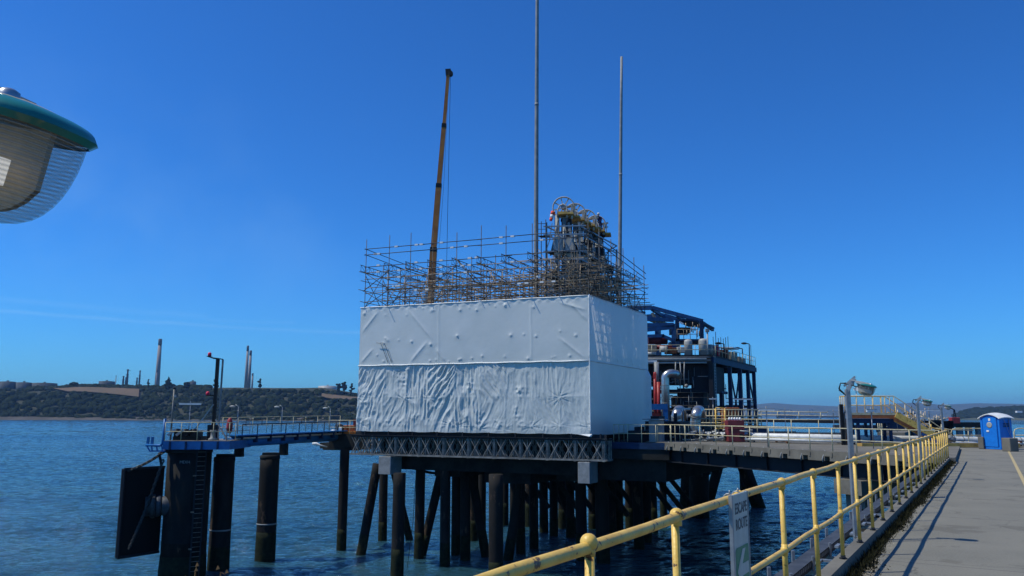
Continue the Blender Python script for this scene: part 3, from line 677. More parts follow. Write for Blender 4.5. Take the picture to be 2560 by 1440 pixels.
a = a*(FA+.12)/FA-.12; X_,Y_,Z_ = place(f0,PA,PNf,a+(np.clip((ZS-z)/4,0,1)*.10*(a/FA)),z,d); Z_ = Z_-np.clip((1.0-z)/.4,0,1)*.05*np.abs(np.sin(a*1.6+1))
gridmesh('front_lower_sheet',X_,Y_,Z_,'shroud',parent=enc)
r0 = pf(Vector((-.125,0,0)))
a,z = facegrid(FB,ZS,ZT,.07); d = upper(a,z,FB,[0,2,4,6,8,10,11.7],8,.6)*.8; X_,Y_,Z_ = place(r0,PB,PNr,a-.12,z,d); gridmesh('side_upper_sheet',X_,Y_,Z_,'shroud',parent=enc)
a,z = facegrid(FB,ZB-.1,ZS,.07); d = .05*fbm(a*.7,z*.4,3)-.05+.25*np.clip((a-10.6)/1.1,0,1)**2*np.clip((ZS-z)/.5,0,1); X_,Y_,Z_ = place(r0,PB,PNr,a-.12,z,d); gridmesh('side_lower_sheet',X_,Y_,Z_,'shroud',parent=enc)
l0 = pf(Vector((FA,0,0))); a,z = facegrid(FB,ZB,ZT,.2); X_,Y_,Z_ = place(l0,PB,-PNr,a-.12,z,.06*fbm(a,z,3)); gridmesh('end_sheet',X_,Y_,Z_,'shroud',parent=enc)
b0 = pf(Vector((0,FB,0))); a,z = facegrid(FA,ZB,ZT,.2); X_,Y_,Z_ = place(b0,PA,-PNf,a,z,.06*fbm(a,z,3)); gridmesh('rear_sheet',X_,Y_,Z_,'shroud',parent=enc)
mb = MB(pf)
mb.path([(i*.5,-.13+.02*math.sin(i*2.1),ZT+.01*math.sin(i)) for i in range(36)],.045,8)
mb.path([(i*.5,-.15-.012*math.sin(i*2.7),ZS+.015*math.sin(i*1.3)) for i in range(36)],.05,8)
obj('seam', mb, 'white', enc)
mb = MB(pf); mb.path([(-.14,i*.5,ZT+.01*math.sin(i)) for i in range(24)],.03,8); mb.path([(-.14,i*.5,ZS) for i in range(24)],.03,8); mb.path([(-.11,-.11,ZB+i*.3) for i in range(31)],[.035+.02*(i%3==0) for i in range(31)],8); obj('seam', mb, 'white', enc)
for a0 in (15.95,15.65):
    mb = MB(pf); q = at(948 if a0 > 15.8 else 960,848,57.6); 
    mb.path([(a0,-.28,6.95),(a0-.33,-.30,6.93),(a0-.42,-.28,6.85),(a0-1.0,-.22,5.5)],.022,6); obj('lashing', mb, 'grey', enc)
mb = MB(pf); mb.add([(-.25,-.2,.66),(.5,-.25,.64),(1.0,-.2,.68),(-.1,-.3,.50),(-.2,-.2,.46),(.2,-.28,.55)],[(0,3,1),(3,5,1),(0,4,3),(5,2,1)]); obj('loose_flap', mb, 'white', enc)

# ---- scaffold
sc = thing('scaffold', 'tall tubular scaffold rising out of the white wrapped enclosure', 'scaffold', tuple(pf(Vector((8,6,ZB)))))
BS = [.10,2.2,4.4,6.8,9.2,11.6]; used = {'n':0}
extra = []     # tubes past the part limit
cnt = {}
def tubep(kind, p, q, r=.028, m=None, n=6):
    if m is None: m = 'tube_backlit' if (kind in ('standard','brace') and (min(p[0],q[0]) < .3 or min(p[1],q[1]) < .3)) or max(p[2],q[2]) > 12.6 else 'tube'
    cnt[kind] = cnt.get(kind,0)+1
    if cnt[kind] > 98: extra.append((p,q,r)); return
    obj(kind, MB(pf).tube(p,q,r,n), m, sc)
rr = lambda s=.05: random.uniform(-s,s)
def railz(a,b): return 14.1 - (1.15*(b/11.7) if a < 2 else 0)
for ai,a in enumerate(ST):
    for bi,b in enumerate(BS):
        per = bi == 0 or ai == 0
        zt = (railz(a,b)+random.uniform(.55,.95)) if bi == 0 else (railz(a,b)+random.uniform(.3,.7) if ai == 0 else random.choice((11.4,12.2,12.9,13.3)))
        if ai == 9 and bi > 0: zt = random.choice((13.2,12.4,13.9))
        tubep('standard',(a+rr(.03),b,.66),(a+rr(.04),b+rr(.03),zt))
for a in [x+.95 for x in ST[:-1]]:
    for b in (1.1,3.3,5.6,8.0): tubep('upright',(a+rr(.2),b,9.2),(a+rr(.2),b,random.choice((11.2,11.9,12.5))))
# guard rails
for z in (14.05,13.62):
    for a0,a1 in ((-.1,4.2),(4.0,8.1),(7.8,11.9),(11.6,17.45)): tubep('ledger',(a0,.05,z+rr(.02)),(a1,.05,z+rr(.02)))
    dz = z-14.05
    tubep('ledger',(-.02,-.1,14.1+dz),(-.02,11.9,12.95+dz)); tubep('ledger',(17.3,-.1,14.05+dz),(17.3,11.9,13.3+dz))
lv = [12.75,12.25,11.75,11.1,10.7,10.1]
for bi,b in enumerate(BS):
    for z in lv:
        if bi > 0 and z in (12.75,): continue
        z2 = z-.10*bi*(.5 if bi < 4 else 1)
        cut = random.uniform(5,12)
        tubep('ledger',(-.35+rr(.2),b+.05,z2+rr()),(cut+.3,b+.05,z2+rr())); tubep('ledger',(cut-.3,b+.1,z2+rr()),(17.42+rr(.1),b+.1,z2+rr()))
for ai,a in enumerate(ST):
    for z in (12.2,11.6,10.9,10.0):
        tubep('transom',(a+.05,-.5+rr(.2),z+rr()),(a+.05,12.0+rr(.3),z-.1+rr()))
# lattice beams running back from the front
for ai,a in enumerate(ST[:]):
    mb = MB(pf); a += .08; zt = 12.75; L = 11.4; sl_ = -.03; z1 = lambda b: zt+sl_*b
    mb.tube((a,-.45,z1(-.45)),(a,L,z1(L)),.026,6); mb.tube((a,-.45,z1(-.45)-.45),(a,L,z1(L)-.45),.026,6)
    b = -.4; k = 0
    while b < L-.5:
        mb.tube((a,b,z1(b)),(a,b,z1(b)-.45),.014,5); mb.tube((a,b,z1(b)-(.45 if k%2 else 0)),(a,b+.5,z1(b+.5)-(0 if k%2 else .45)),.014,5); b += .5; k += 1
    obj('lattice_beam', mb, 'tube_backlit', sc)
# braces in the front bay and side bay
for i in range(len(ST)-1):
    a0, a1 = ST[i], ST[i+1]
    for (z0,z1) in ((9.6,10.9),(10.9,12.3)):
        if i in (0,1,8) or random.random() < .3: tubep('brace',(a0-.1,.0,z0),(a1+.1,.0,z1))
        if i in (8,5) or random.random() < .25: tubep('brace',(a1+.15,.02,z0-.05),(a0-.1,.02,z1))
    tubep('brace',(a0,.2,9.4),(a0+.2,3.0,12.4))
for i in range(5):
    tubep('brace',(-.03,BS[i],9.5+.1*i),(-.03,BS[i+1],12.2-.2*i)); tubep('brace',(.03,BS[i+1],9.4),(.03,BS[i],12.0-.2*i))
    tubep('brace',(17.33,BS[i],9.6),(17.33,BS[i+1],12.3)); tubep('brace',(17.3,BS[i+1],9.6),(17.3,BS[i],12.0))
for (a0,a1,z0,z1,b) in ((8.2,9.9,11.0,12.9,0),(7.6,9.8,10.6,12.7,.3),(6.4,8.0,9.6,12.0,1.5),(.3,5.8,9.5,12.7,.2)): tubep('brace',(a0,b,z0),(a1,b+.05,z1))
# the dense nest of tubes round the loading arms and in the middle
mbx = MB(pf); mby = MB(pf)
def nest(n, a0,a1,b0,b1,z0,z1, m):
    for i in range(n):
        a = random.uniform(a0,a1); b = random.uniform(b0,b1); z = random.uniform(z0,z1); k = random.random(); L = random.uniform(.8,3.4)
        if k < .48: m.tube((a-L/2,b,z),(a+L/2,b+rr(.1),z+rr(.05)),.024,5)
        elif k < .66: m.tube((a,b-L/2,z),(a+rr(.1),b+L/2,z+rr(.06)),.024,5)
        elif k < .94: m.tube((a,b,z-L*.4),(a+rr(.05),b,z+L*.4),.024,5)
        else: m.tube((a,b,z-L*.3),(a+L*.4*random.choice((-1,1)),b+rr(.6),z+L*.3),.024,5)
nest(230,1.5,5.6,.8,10.5,9.6,12.4,mbx); nest(110,1.6,5.0,1.5,9,10.5,13.2,mby); nest(45,.2,1.6,.8,4.5,9.6,12.2,mbx); nest(30,.2,1.6,4.5,11,9.9,12.6,mby); nest(130,5,17,2.0,11,9.5,11.7,mbx); nest(90,4,16.5,1.5,10,10.0,12.2,mby); nest(40,.0,1.2,3,11.5,9.7,12.2,mby)
for (p,q,r) in extra: mbx.tube(p,q,r,6)
o = obj('tube_clutter', mbx, 'tube', sc); o['kind'] = 'stuff'
o = obj('tube_clutter', mby, 'tubelight', sc); o['kind'] = 'stuff'
# boards
bd = [(.4,4.2,1.0,1.25,9.75),(.6,5,2.0,2.25,9.9),(.4,3.4,4,4.6,10.1),(11.8,13.6,1.6,2.1,9.6),(11.7,13.9,2.5,3.0,9.7),(11.9,13.7,3.5,4.1,9.75),(4.5,9,2.1,2.4,11.2),(9,13.5,2.0,2.3,11.15),(5,9,4.6,4.9,11.3),(10,14,4.6,4.9,11.3),(13.5,16.8,1.8,2.1,11.2),(-.1,.4,.5,3.8,9.7),(5.5,8.5,6.8,7.1,10.4),(2,6,6,6.3,10.9),(3,6,8,8.3,10.5),(.3,2.3,3,3.25,12.1),(.2,.4,6.2,9.8,11.6)]
for (a0,a1,b0,b1,z) in bd: obj('board', MB(pf).box((a0,b0,z),(a1,b1,z+.045)), 'board', sc)
for i in range(44):
    a = random.choice(ST[1:9])+random.choice((.9,-.5,.35,1.2)); z = random.choice((14.05,13.62,12.75,12.25,11.75,11.1,10.7)); b = .05
    obj('coupler', MB(pf).box((a-.13,b-.06,z-.055),(a+.13,b+.06,z+.055)), 'white', sc)
# unseen board decks added inside the enclosure to limit sun on its walls
obj('shade_deck', MB(pf).box((.35,.5,6.3),(16.9,11.2,6.36)), 'board', sc); obj('shade_deck', MB(pf).box((.35,.5,3.3),(16.9,11.2,3.36)), 'board', sc)

# ---- piles under the platform
PG = 'jetty piles under the platform'
def pile(p_bot, p_top, r, lb, grp=PG, mtl='pile'):
    p_bot = Vector(p_bot); p_top = Vector(p_top); d = (p_top-p_bot).normalized()
    mb = MB(); n = 9
    mb.path([p_bot-d*1.2+(p_top-p_bot+d*1.2)*i/n for i in range(n+1)], r, 18)
    t = thing('pile', lb, 'pile', (p_bot.x,p_bot.y,WZ), grp); obj('shaft', mb, mtl, t)
    k = random.uniform(1.4,2.2); mb = MB(); mb.path([p_bot-d*.6+d*(k+.6)*j/6 for j in range(7)], [r*(1.05-.04*j/6+.012*random.random()) for j in range(7)], 18); obj('weed_collar', mb, 'weedpile', t)
    return t
def water(u, v):
    d = RR*((u-1280)/2000)+UU*(-(v-720)/2000)+FW; k = (WZ-EYE)/d.z; return Vector((d.x*k,d.y*k,WZ))
PL = [ # bottom u,v ; top u,v ; depth offset of the head ; radius ; label
 (902,1388,947,1140,0,.35,'raking pile leaning right, leftmost under the platform'),
 (956,1352,960,1150,0,.36,'upright pile just right of the leftmost raking one'),
 (992,1455,1000,1150,0,.40,'thick upright pile below the left clad box'),
 (1024,1350,978,1150,0,.30,'raking pile leaning left behind the thick pile left of the gap'),
 (1047,1393,1052,1150,0,.36,'upright pile in the first wide gap from the left'),
 (1054,1388,1108,1160,0,.33,'raking pile crossing beside the upright one in the first gap'),
 (1112,1414,1114,1150,0,.36,'upright pile right of the first gap'),
 (1139,1385,1141,1150,0,.34,'upright pile in the dark row, fourth from the thick left pile'),
 (1163,1400,1164,1150,0,.37,'upright pile with a pale sunlit left edge in the dark middle row'),
 (1215,1392,1176,1170,0,.34,'raking pile leaning left into the dark middle of the platform'),
 (1240,1462,1240,1140,0,.46,'thick grey upright pile with a ring joint at the middle of the platform'),
 (1270,1400,1306,1170,0,.36,'raking pile leaning right beside the middle gap'),
 (1302,1385,1300,1150,0,.36,'upright pile right of the middle gap'),
 (1335,1372,1334,1150,0,.36,'upright pile between the two middle raking piles'),
 (1360,1330,1358,1150,0,.40,'far upright pile in the dark between raking piles'),
 (1442,1335,1380,1165,0,.38,'raking pile leaning left across the right hand gap'),
 (1455,1400,1450,1150,0,.42,'upright pile under the right part of the girders'),
 (1508,1405,1502,1150,0,.50,'broad upright pile under the right clad box'),
 (1548,1335,1546,1150,0,.38,'upright pile right of the right clad box'),
 (1598,1372,1590,1150,0,.42,'upright pile in the dark cluster under the side deck'),
 (1634,1330,1628,1150,0,.40,'upright pile under the right end of the side deck'),
 (1660,1300,1655,1150,0,.36,'pile furthest right in the cluster under the side deck'),
 (1560,1290,1612,1165,0,.36,'raking pile leaning right in the cluster under the side deck')]
for (u0,v0,u1,v1,dy,r,lb) in PL:
    b = water(u0,v0); t_ = at(u1,v1,b.y+dy); t_.z = -1.9 
    q = at(u1,v1,b.y); k = (-1.9-b.z)/(q.z-b.z); top = b+(q-b)*k
    pile(b,top,r,lb)
# further rows of piles at the back of the platform
k = 0
for i,u in enumerate((1185,1205,1262,1285,1322,1384,1405,1425,1480,1528,1572,1615)):
    yy = 70+ (i*5)%11; q = at(u,1200,yy); b = Vector((q.x,q.y,WZ))
    pile(b,(b.x,b.y,-1.9),.38,'upright pile in the dark back rows below the platform', 'piles in the back rows')
mb = MB(pf)
for b0 in (15.5,18,21):
    mb.bar((15.5,b0,-2.4),(-3,b0,-2.4),.7,1.0)
    for i in range(4): mb.bar((14-i*4,b0,-2.6),(11-i*4,b0,-6.2),.35,.35); 
solo('back_bracing', mb, 'darkconc', 'dark deep beams and bracing between the back rows of piles', 'beams')
for (u,v0,v1,y,lb) in ((1302,1160,1245,60,'thin rope hanging below the platform near the middle gap'),(1040,1180,1420,58,'slack dark rope hanging to the water in the first gap')):
    p = at(u,v0,y); q = at(u-(0 if u > 1200 else 22),v1,y); solo('rope', MB().path([p,(p+q)/2+Vector((.1,0,-.1)),q],.02,5), 'black', lb, 'rope')
p = at(1095,1172,62); mb = MB(); 
for i in range(9): mb.path([p+Vector((-1.8+3.6*j/10, i*.2, -.05-.35*math.sin(math.pi*j/10))) for j in range(11)],.03,5)
solo('safety_net', mb, 'black', 'dark sagging net slung between piles under the lattice girders', 'net')

# handrail on the side deck + cabinets
def railing(name, pts, zt, label, cat='railing', mtl='cream', post=1.5, r=.022, mids=(.5,), group=None, foot=None, curve=False, zf=None):
    """pts: ground points (x,y,z)"""
    pts = [Vector(p) for p in pts]; t = thing(name, label, cat, tuple(pts[0]), group)
    mb = MB(); up = Vector((0,0,zt)); mb.path([p+up for p in pts], r, 8); obj('top_rail', mb, mtl, t)
    for m in mids: mb = MB(); mb.path([p+up*m for p in pts], r*.9, 8); obj('mid_rail', mb, mtl, t)
    for a, b in zip(pts[:-1],pts[1:]):
        n = max(1,round((b-a).length/post))
        for i in range(n+1):
            if i == 0 and a is not pts[0]: continue
            q = a+(b-a)*i/n; obj('post', MB().tube(q,q+up,r,8), mtl, t)
    return t
P3 = lambda a,b,z: pf(Vector((a,b,z)))
railing('side_railing',[P3(-1.0,4.5,.12),P3(-1.0,1.6,.12),P3(-4.7,1.6,.12),P3(-4.7,9,.12)],1.12,'dull cream guard railing round the side deck right of the wrapped enclosure','railing',post=1.0)
mb = MB(pf); mb.bbox((-3.9,2.3,.12),(-3.1,3.0,1.55),.02); mb.box((-4.1,2.2,1.56),(-2.7,3.4,1.62)); solo('cabinet', mb, 'grey', 'grey steel cabinet behind the side deck railing', 'cabinet')
mb = MB(pf); mb.bbox((-2.6,2.6,.12),(-1.6,4.4,.85),.03); mb.box((-2.3,3,.85),(-1.9,4,1.1)); solo('winch', mb, 'darksteel', 'low dark machinery skid left of the grey cabinet', 'machinery')
mb = MB(pf); mb.bbox((-4.3,5.2,.12),(-1.9,7.6,1.45),.03); mb.tube((-3.9,5.6,1.4),(-3.9,5.6,2.0),.12,10); mb.box((-2.8,5.5,1.46),(-2.2,6.8,1.8)); solo('pump_skid', mb, 'darksteel', 'dark blue grey machinery block close to the enclosure side', 'machinery')

# ---- loading arms with their sheave wheels
LG = 'marine loading arms above the scaffold'
la = ['nearest, windsock hanging beside it','second from the left','third from the left, beside the worker','furthest right, lowest in view']
W0 = Vector((3.68,56,0)); WD = Vector((.47,.883,0))
for k in range(4):
    c = W0+WD*(2.05*k); c.z = 16.62
    t = thing('spoked_loader', 'marine loading arm with spoked wheel, '+la[k], 'loading arm', (c.x,c.y,.6), LG)
    nx = Vector((.985,-.17,0)).normalized(); ny = Vector((-nx.y,nx.x,0))   # wheel lies in the plane spanned by nx and z
    F = lambda p, c=c: c+nx*p.x+ny*p.y+Vector((0,0,p.z))
    mb = MB(F); mb.torus((0,0,0),(0,1,0),.77,.042,40,6); mb.torus((0,.12,0),(0,1,0),.77,.036,40,6); obj('sheave_rim', mb, 'wheelpaint', t)
    for j in range(8):
        a = 2*math.pi*j/8+.25; obj('spoke', MB(F).bar((.12*math.cos(a),.05,.12*math.sin(a)),(.75*math.cos(a),.05,.75*math.sin(a)),.085,.07), 'wheelpaint', t)
    mb = MB(F); mb.lathe((0,-.22,0),[(.17,0),(.17,.45)],14,(ny.x,ny.y,0)); obj('hub', mb, 'grey', t)
    mb = MB(F); mb.path([(-.42,-.2,-.7),(-.38,-.2,-.2),(-.25,-.2,.08),(0,-.2,.18),(.22,-.2,.05),(.27,-.2,-.3),(.27,-.2,-1.1)],.055,8); obj('elbow_pipe', mb, 'lightgrey', t)
    mb = MB(F); mb.bar((.15,.1,-.02),(.95,.3,.22),.12,.12); mb.bar((.2,.1,-.35),(.95,.3,-.1),.08,.08); mb.bar((.62,-.1,.15),(.62,-.1,-.9),.14,.10); mb.bar((.85,-.1,.1),(.85,-.1,-.7),.06,.06); obj('boom', mb, 'wheelpaint', t)
    mb = MB(F); mb.box((-.34,-.50,-.62),(.75,.6,-.50)); mb.box((.15,.1,-.74),(1.15,1.2,-.60)); mb.box((-.34,-.5,-.50),(.30,-.42,-.42)); obj('counterweight_arm', mb, 'armyellow', t)
    mb = MB(F); mb.tube((-.45,0,-.6),(-.45,.1,-15.9),.16,12); mb.tube((.05,.15,-.8),(.05,.2,-15.9),.22,12); obj('riser', mb, 'grey', t)
    mb = MB(F); mb.box((-.15,.0,-3.0),(.55,.7,-.85)); obj('apex_box', mb, 'darksteel', t)
    mb = MB(F); mb.bar((.35,-.2,-1.2),(.95,-.3,-4.0),.16,.2); mb.bar((.95,-.3,-4.0),(.55,-.3,-6.8),.14,.16); mb.bar((-.3,-.3,-1.0),(-.9,-.4,-3.6),.10,.12); obj('outboard_arm', mb, 'lightgrey' if k%2 else 'grey', t)
    mb = MB(F); mb.prism([(.15,-.45),(.75,-.45),(.75,-.28),(.15,-.28)],-3.6,-2.3); mb.add([(.15,-.45,-3.6),(.75,-.45,-3.6),(.75,-.28,-3.6),(.15,-.28,-3.6),(.28,-.42,-3.85),(.62,-.42,-3.85),(.62,-.31,-3.85),(.28,-.31,-3.85)],[(0,1,5,4),(1,2,6,5),(2,3,7,6),(3,0,4,7),(7,6,5,4)]); obj('counterweight', mb, 'lightgrey', t)
# steel access tower round them
tw = thing('access_tower', 'grey braced steel access tower wrapped round the loading arms', 'tower', (4.5,57,.6))
T0 = Vector((2.9,55.2,0)); TX = Vector((.97,-.05,0)); TY = Vector((.47,.883,0))
tf = lambda p: T0+TX*p.x+TY*p.y+Vector((0,0,p.z))
tubes = 0
for (x,y) in ((-.5,0),(1.9,0),(-.5,3.4),(2.0,3.4),(2.1,6.8),(-.3,6.8)): obj('column', MB(tf).bar((x,y,.5),(x,y,15.3-(.7 if y > 4 else 0)),.13,.13), 'grey', tw)
for z in (15.0,14.4,13.2,12.6,11.4,10.2): mb = MB(tf); mb.bar((-.7,-.05,z),(2.4,-.05,z+.05),.09,.09); mb.bar((2.0,0,z),(2.1,6.9,z-.1),.08,.08); mb.bar((-.5,0,z),(-.4,6.9,z),.08,.08); obj('beam', mb, 'galv', tw)
mb = MB(tf)
for i in range(3): mb.bar((-.5+i*.8,-.08,13.2),(-.1+i*.8,-.08,14.4),.06,.06); mb.bar((-.1+i*.8,-.08,14.4),(.3+i*.8,-.08,13.2),.06,.06)
mb.bar((-.5,-.1,12.6),(1.9,-.1,10.2),.07,.07); mb.bar((1.9,-.1,12.6),(-.5,-.1,10.2),.07,.07); obj('bracing', mb, 'galv', tw)
mb = MB(tf); 
for y in (.2,3.0,6.0): mb.box((-.6,y,13.15),(2.1,y+.9,13.2))
obj('floor_grating', mb, 'darksteel', tw)
mb = MB(tf)
for i in range(130):
    x = random.uniform(-.6,2.3); y = random.uniform(.2,7); z = random.uniform(9.8,14.6); L = random.uniform(.3,1.4)
    if random.random() < .6: mb.bar((x,y,z),(x+rr(.2),y,z+L),.07,.07)
    else: mb.bar((x,y,z),(x+L,y+rr(.3),z+rr(.3)),.06,.06)
o = obj('pipework', mb, 'darksteel', tw); o['kind'] = 'stuff'
mb = MB(tf)
for i in range(75):
    x = random.uniform(-.6,2.3); y = random.uniform(-.1,6.5); z = random.uniform(10.5,14.8); L = random.uniform(.3,1.3); k = random.random()
    if k < .5: mb.bar((x,y,z),(x+rr(.25),y,z+L),.06,.06)
    elif k < .8: mb.bar((x,y,z),(x+L,y+rr(.3),z+rr(.1)),.05,.05)
    else: mb.bar((x,y,z),(x+L*.6,y,z+L*.8),.07,.07)
o = obj('struts', mb, 'lightgrey', tw); o['kind'] = 'stuff'
mb = MB(tf)
for i in range(26):
    x = random.uniform(-.4,1.9); y = random.uniform(.3,7); z = random.uniform(9.7,14.2); s = random.uniform(.15,.45); mb.box((x,y,z),(x+s,y+s,z+random.uniform(.3,.9)))
o = obj('junction_boxes', mb, 'darksteel', tw); o['kind'] = 'stuff'
for (x,y,z,h) in ((.2,.4,12.9,1.5),(1.2,2.2,12.5,1.6),(.9,4.8,12.6,1.4)): obj('vessel', MB(tf).lathe((x,y,z),[(.12,0),(.33,.12),(.36,.3),(.36,h-.2),(.28,h-.05),(.08,h)],16), 'lightgrey', tw)
mb = MB(tf); mb.box((-1.1,-.1,14.3),(-.5,.5,14.34)); 
for (x,y) in ((-1.1,-.1),(-.5,-.1),(-1.1,.5)): mb.tube((x,y,9.8),(x,y,15.5),.03,6)
mb.tube((-1.1,-.1,15.2),(-.5,-.1,15.2),.02,6); mb.tube((-1.1,-.1,14.8),(-.5,-.1,14.8),.02,6); obj('side_landing', mb, 'darksteel', tw)
# windsock
c = at(1380,540,55.5); t = thing('windsock', 'orange and white windsock hanging limp left of the nearest wheel', 'windsock', (c.x+.12,55.5,13.5))
obj('pole', MB().tube((c.x+.2,55.5,13.5),(c.x+.2,55.5,c.z+.42),.025,8), 'galv', t)
ax = Vector((.28,0,1)).normalized()
def ring(z0,z1,r0,r1): return MB().lathe(tuple(c+ax*z0),[(r0,0),(r1,z1-z0)],14,tuple(ax))
obj('sock_band', ring(-.36,-.16,.10,.125),'windsock',t); obj('sock_band', ring(-.16,.08,.125,.145),'white',t); obj('sock_band', ring(.08,.34,.145,.16),'windsock',t)
# crane
cr = thing('mobile_crane_boom', 'slender orange brown telescopic crane boom towering behind the scaffold', 'crane', (at(1077,760,78).x,78,.5))
pts = [at(1076,760,78),at(1084,625,78),at(1097,465,78),at(1110,315,78),at(1121,182,78)]
for i in range(4): obj('boom_section', MB().bar(pts[i],pts[i+1],.66-.11*i,.70-.12*i), 'crane', cr)
mb = MB(); p = Vector((pts[0].x-.15,78,.5)); obj('boom_section', MB().bar(p,pts[0],.78,.8), 'crane', cr)
for i in (1,2,3): d = (pts[i+1]-pts[i]).normalized(); obj('boom_collar', MB().bar(pts[i]-d*.22,pts[i]+d*.22,.78-.11*i,.82-.11*i), 'black', cr)
mb = MB(); mb.bar(pts[4]-Vector((.05,0,.3)),pts[4]+Vector((-.1,0,.35)),.42,.42); mb.bar(pts[4]+Vector((-.3,0,.2)),pts[4]+Vector((.25,0,.30)),.3,.22); mb.tube(pts[4]+Vector((.2,-.2,-.1)),pts[4]+Vector((.2,.2,-.1)),.28,12); obj('boom_head', mb, 'darksteel', cr)
q = pts[4]+Vector((.22,0,0)); obj('hoist_cable', MB().path([q,Vector((q.x-.08,78,9))],.022,5), 'black', cr)
obj('luffing_line', MB().path([pts[4]+Vector((.10,-.3,0)),pts[2]+Vector((.52,-.3,0)),pts[1]+Vector((.55,-.3,0))],.016,5), 'black', cr)
# tall masts
def mast(u0,v0,u1,v1,y,r0,r1,lb,ztop=None):
    p = at(u1,v1,y); q = at(u0,v0,y); d = (q-p); p0 = p+d*((.5-p.z)/d.z)
    if ztop: q = p+d*((ztop-p.z)/d.z)
    t = thing('lightning_mast', lb, 'mast', tuple(p0), 'tall lightning masts'); n = 6
    obj('shaft', MB().path([p0+(q-p0)*(i/9) for i in range(10)],[r0+(r1-r0)*i/9 for i in range(10)],18), 'grey', t)
    for i in (1,2): c = p0+(q-p0)*(i/3); obj('mast_joint', MB().tube(c-Vector((0,0,.12)),c+Vector((0,0,.12)),(r0+(r1-r0)*i/3)*1.1,16), 'grey', t)
    return t
mast(1343,0,1340,640,72,.25,.15,'taller grey lightning mast running out of the top of the picture',46)
mast(1554,142,1549,740,85,.26,.14,'shorter grey tapering lightning mast right of the loading arms')

# ------------------------------------------------------------------ people (workers on the tower)
def person(loc, yaw, lb, bend=.25, arm='rail', look=0):
    L = Vector(loc); cy, sy = math.cos(yaw), math.sin(yaw); F = lambda p: (p[0]*cy-p[1]*sy, p[0]*sy+p[1]*cy, p[2])
    t = thing('person', lb, 'person', loc); f = bend
    J = [((0,0,.95),.13),((0,.05*f,1.15),.125),((0,.35*f,1.36),.15),((0,.42*f,1.46),.065),((0,.5*f,1.54),.06),
         ((-.09,0,.90),.095),((-.11,.04,.50),.065),((-.11,-.02,.09),.045),((-.11,.14,.03),.04),
         ((.09,0,.90),.095),((.12,-.02,.50),.065),((.12,-.10,.09),.045),((.12,.06,.03),.04),
         ((-.19,.35*f,1.38),.062),((-.26,.12+.3*f,1.14),.045),((-.22,.38,1.06),.034),((-.21,.44,1.05),.035),
         ((.19,.35*f,1.38),.062),((.27,.10+.3*f,1.13),.045),((.23,.36,1.03),.034),((.22,.42,1.02),.035)]
    E = [(0,1),(1,2),(2,3),(3,4),(0,5),(5,6),(6,7),(7,8),(0,9),(9,10),(10,11),(11,12),(2,13),(13,14),(14,15),(15,16),(2,17),(17,18),(18,19),(19,20)]
    vs = [F(j[0]) for j in J]; rad = [j[1] for j in J]
    for base,sx in ((16,-1),(20,1)):             # five fingers per hand closing on the rail
        b = J[base][0]
        for k in range(5):
            dx = (k-2)*.018; l = (.045,.07,.075,.07,.055)[k]; v1 = (b[0]+dx*(1 if k else 1.6), b[1]+l*.6, b[2]-.01); v2 = (v1[0],v1[1]+l*.35,v1[2]-.035)
            i = len(vs); vs += [F(v1),F(v2)]; rad += [.011,.009]; E += [(base,i),(i,i+1)]
    me = bpy.data.meshes.new('body'); me.from_pydata(vs, E, []); o = bpy.data.objects.new('body', me); C.objects.link(o); o.parent = t
    me.materials.append(M['navycloth'])
    md = o.modifiers.new('skin','SKIN'); 
    for i,v in enumerate(me.skin_vertices[0].data): v.radius = (rad[i],rad[i]); v.use_root = (i == 0)
    sb = o.modifiers.new('sub','SUBSURF'); sb.levels = 1; sb.render_levels = 1
    G = lambda p: L+Vector(F(p)); hz = 1.64; hy = .55*f
    mb = MB(G); mb.sphere((0,hy,hz),.1,14,10,(.78,.95,1.15)); mb.sphere((0,hy+.098,hz-.01),.018,8,6,(.8,1.2,1.2)); mb.sphere((-.078,hy,hz-.01),.02,6,5,(.5,1,1.3)); mb.sphere((.078,hy,hz-.01),.02,6,5,(.5,1,1.3)); mb.sphere((0,hy+.085,hz-.05),.025,8,5,(1.2,.5,.4)); obj('head', mb, 'skin', t)
    mb = MB(G); mb.sphere((0,hy-.005,hz+.045),.118,14,8,(.95,1.1,.82)); mb.box((-.07,hy+.08,hz+.03),(.07,hy+.15,hz+.04)); obj('helmet', mb, 'white', t)
    return t
q = at(1500,556,61.3); person((q.x,61.3,q.z-1.05), R(150), 'worker in dark blue overalls and white helmet on top of the loading arms', .5)
obj('foot_plate', MB().box((q.x-.5,61.0,q.z-1.10),(q.x+.4,61.9,q.z-1.055)), 'darksteel', tw)
q = at(1409,560,56.6); person((q.x,56.6,q.z-1.0), R(200), 'worker in dark blue standing below the nearest sheave wheel', .2)
obj('foot_plate', MB().box((q.x-.5,56.3,q.z-1.05),(q.x+.4,57.1,q.z-1.005)), 'darksteel', tw)

# ------------------------------------------------------------------ mooring dolphin on the left
DC = at(464,1300,54.5); DC.z = 0
t = thing('dolphin_pile', 'huge dark steel pile carrying the blue mooring dolphin deck, far left', 'pile', (DC.x,DC.y,WZ))
mb = MB(); mb.lathe((DC.x,DC.y,WZ-1),[(1.40,0),(1.40,3.2),(1.415,3.22),(1.40,3.26),(1.39,6.0),(1.39,8.95)],40); obj('shaft', mb, 'pile', t)
mb = MB(); mb.lathe((DC.x,DC.y,-.72),[(1.44,0),(1.44,.16),(1.40,.2)],40); obj('collar', mb, 'darksteel', t)
mb = MB(); mb.lathe((DC.x,DC.y,WZ-.5),[(1.44,0),(1.47,.9),(1.42,1.9)],40); obj('weed_collar', mb, 'weedpile', t)
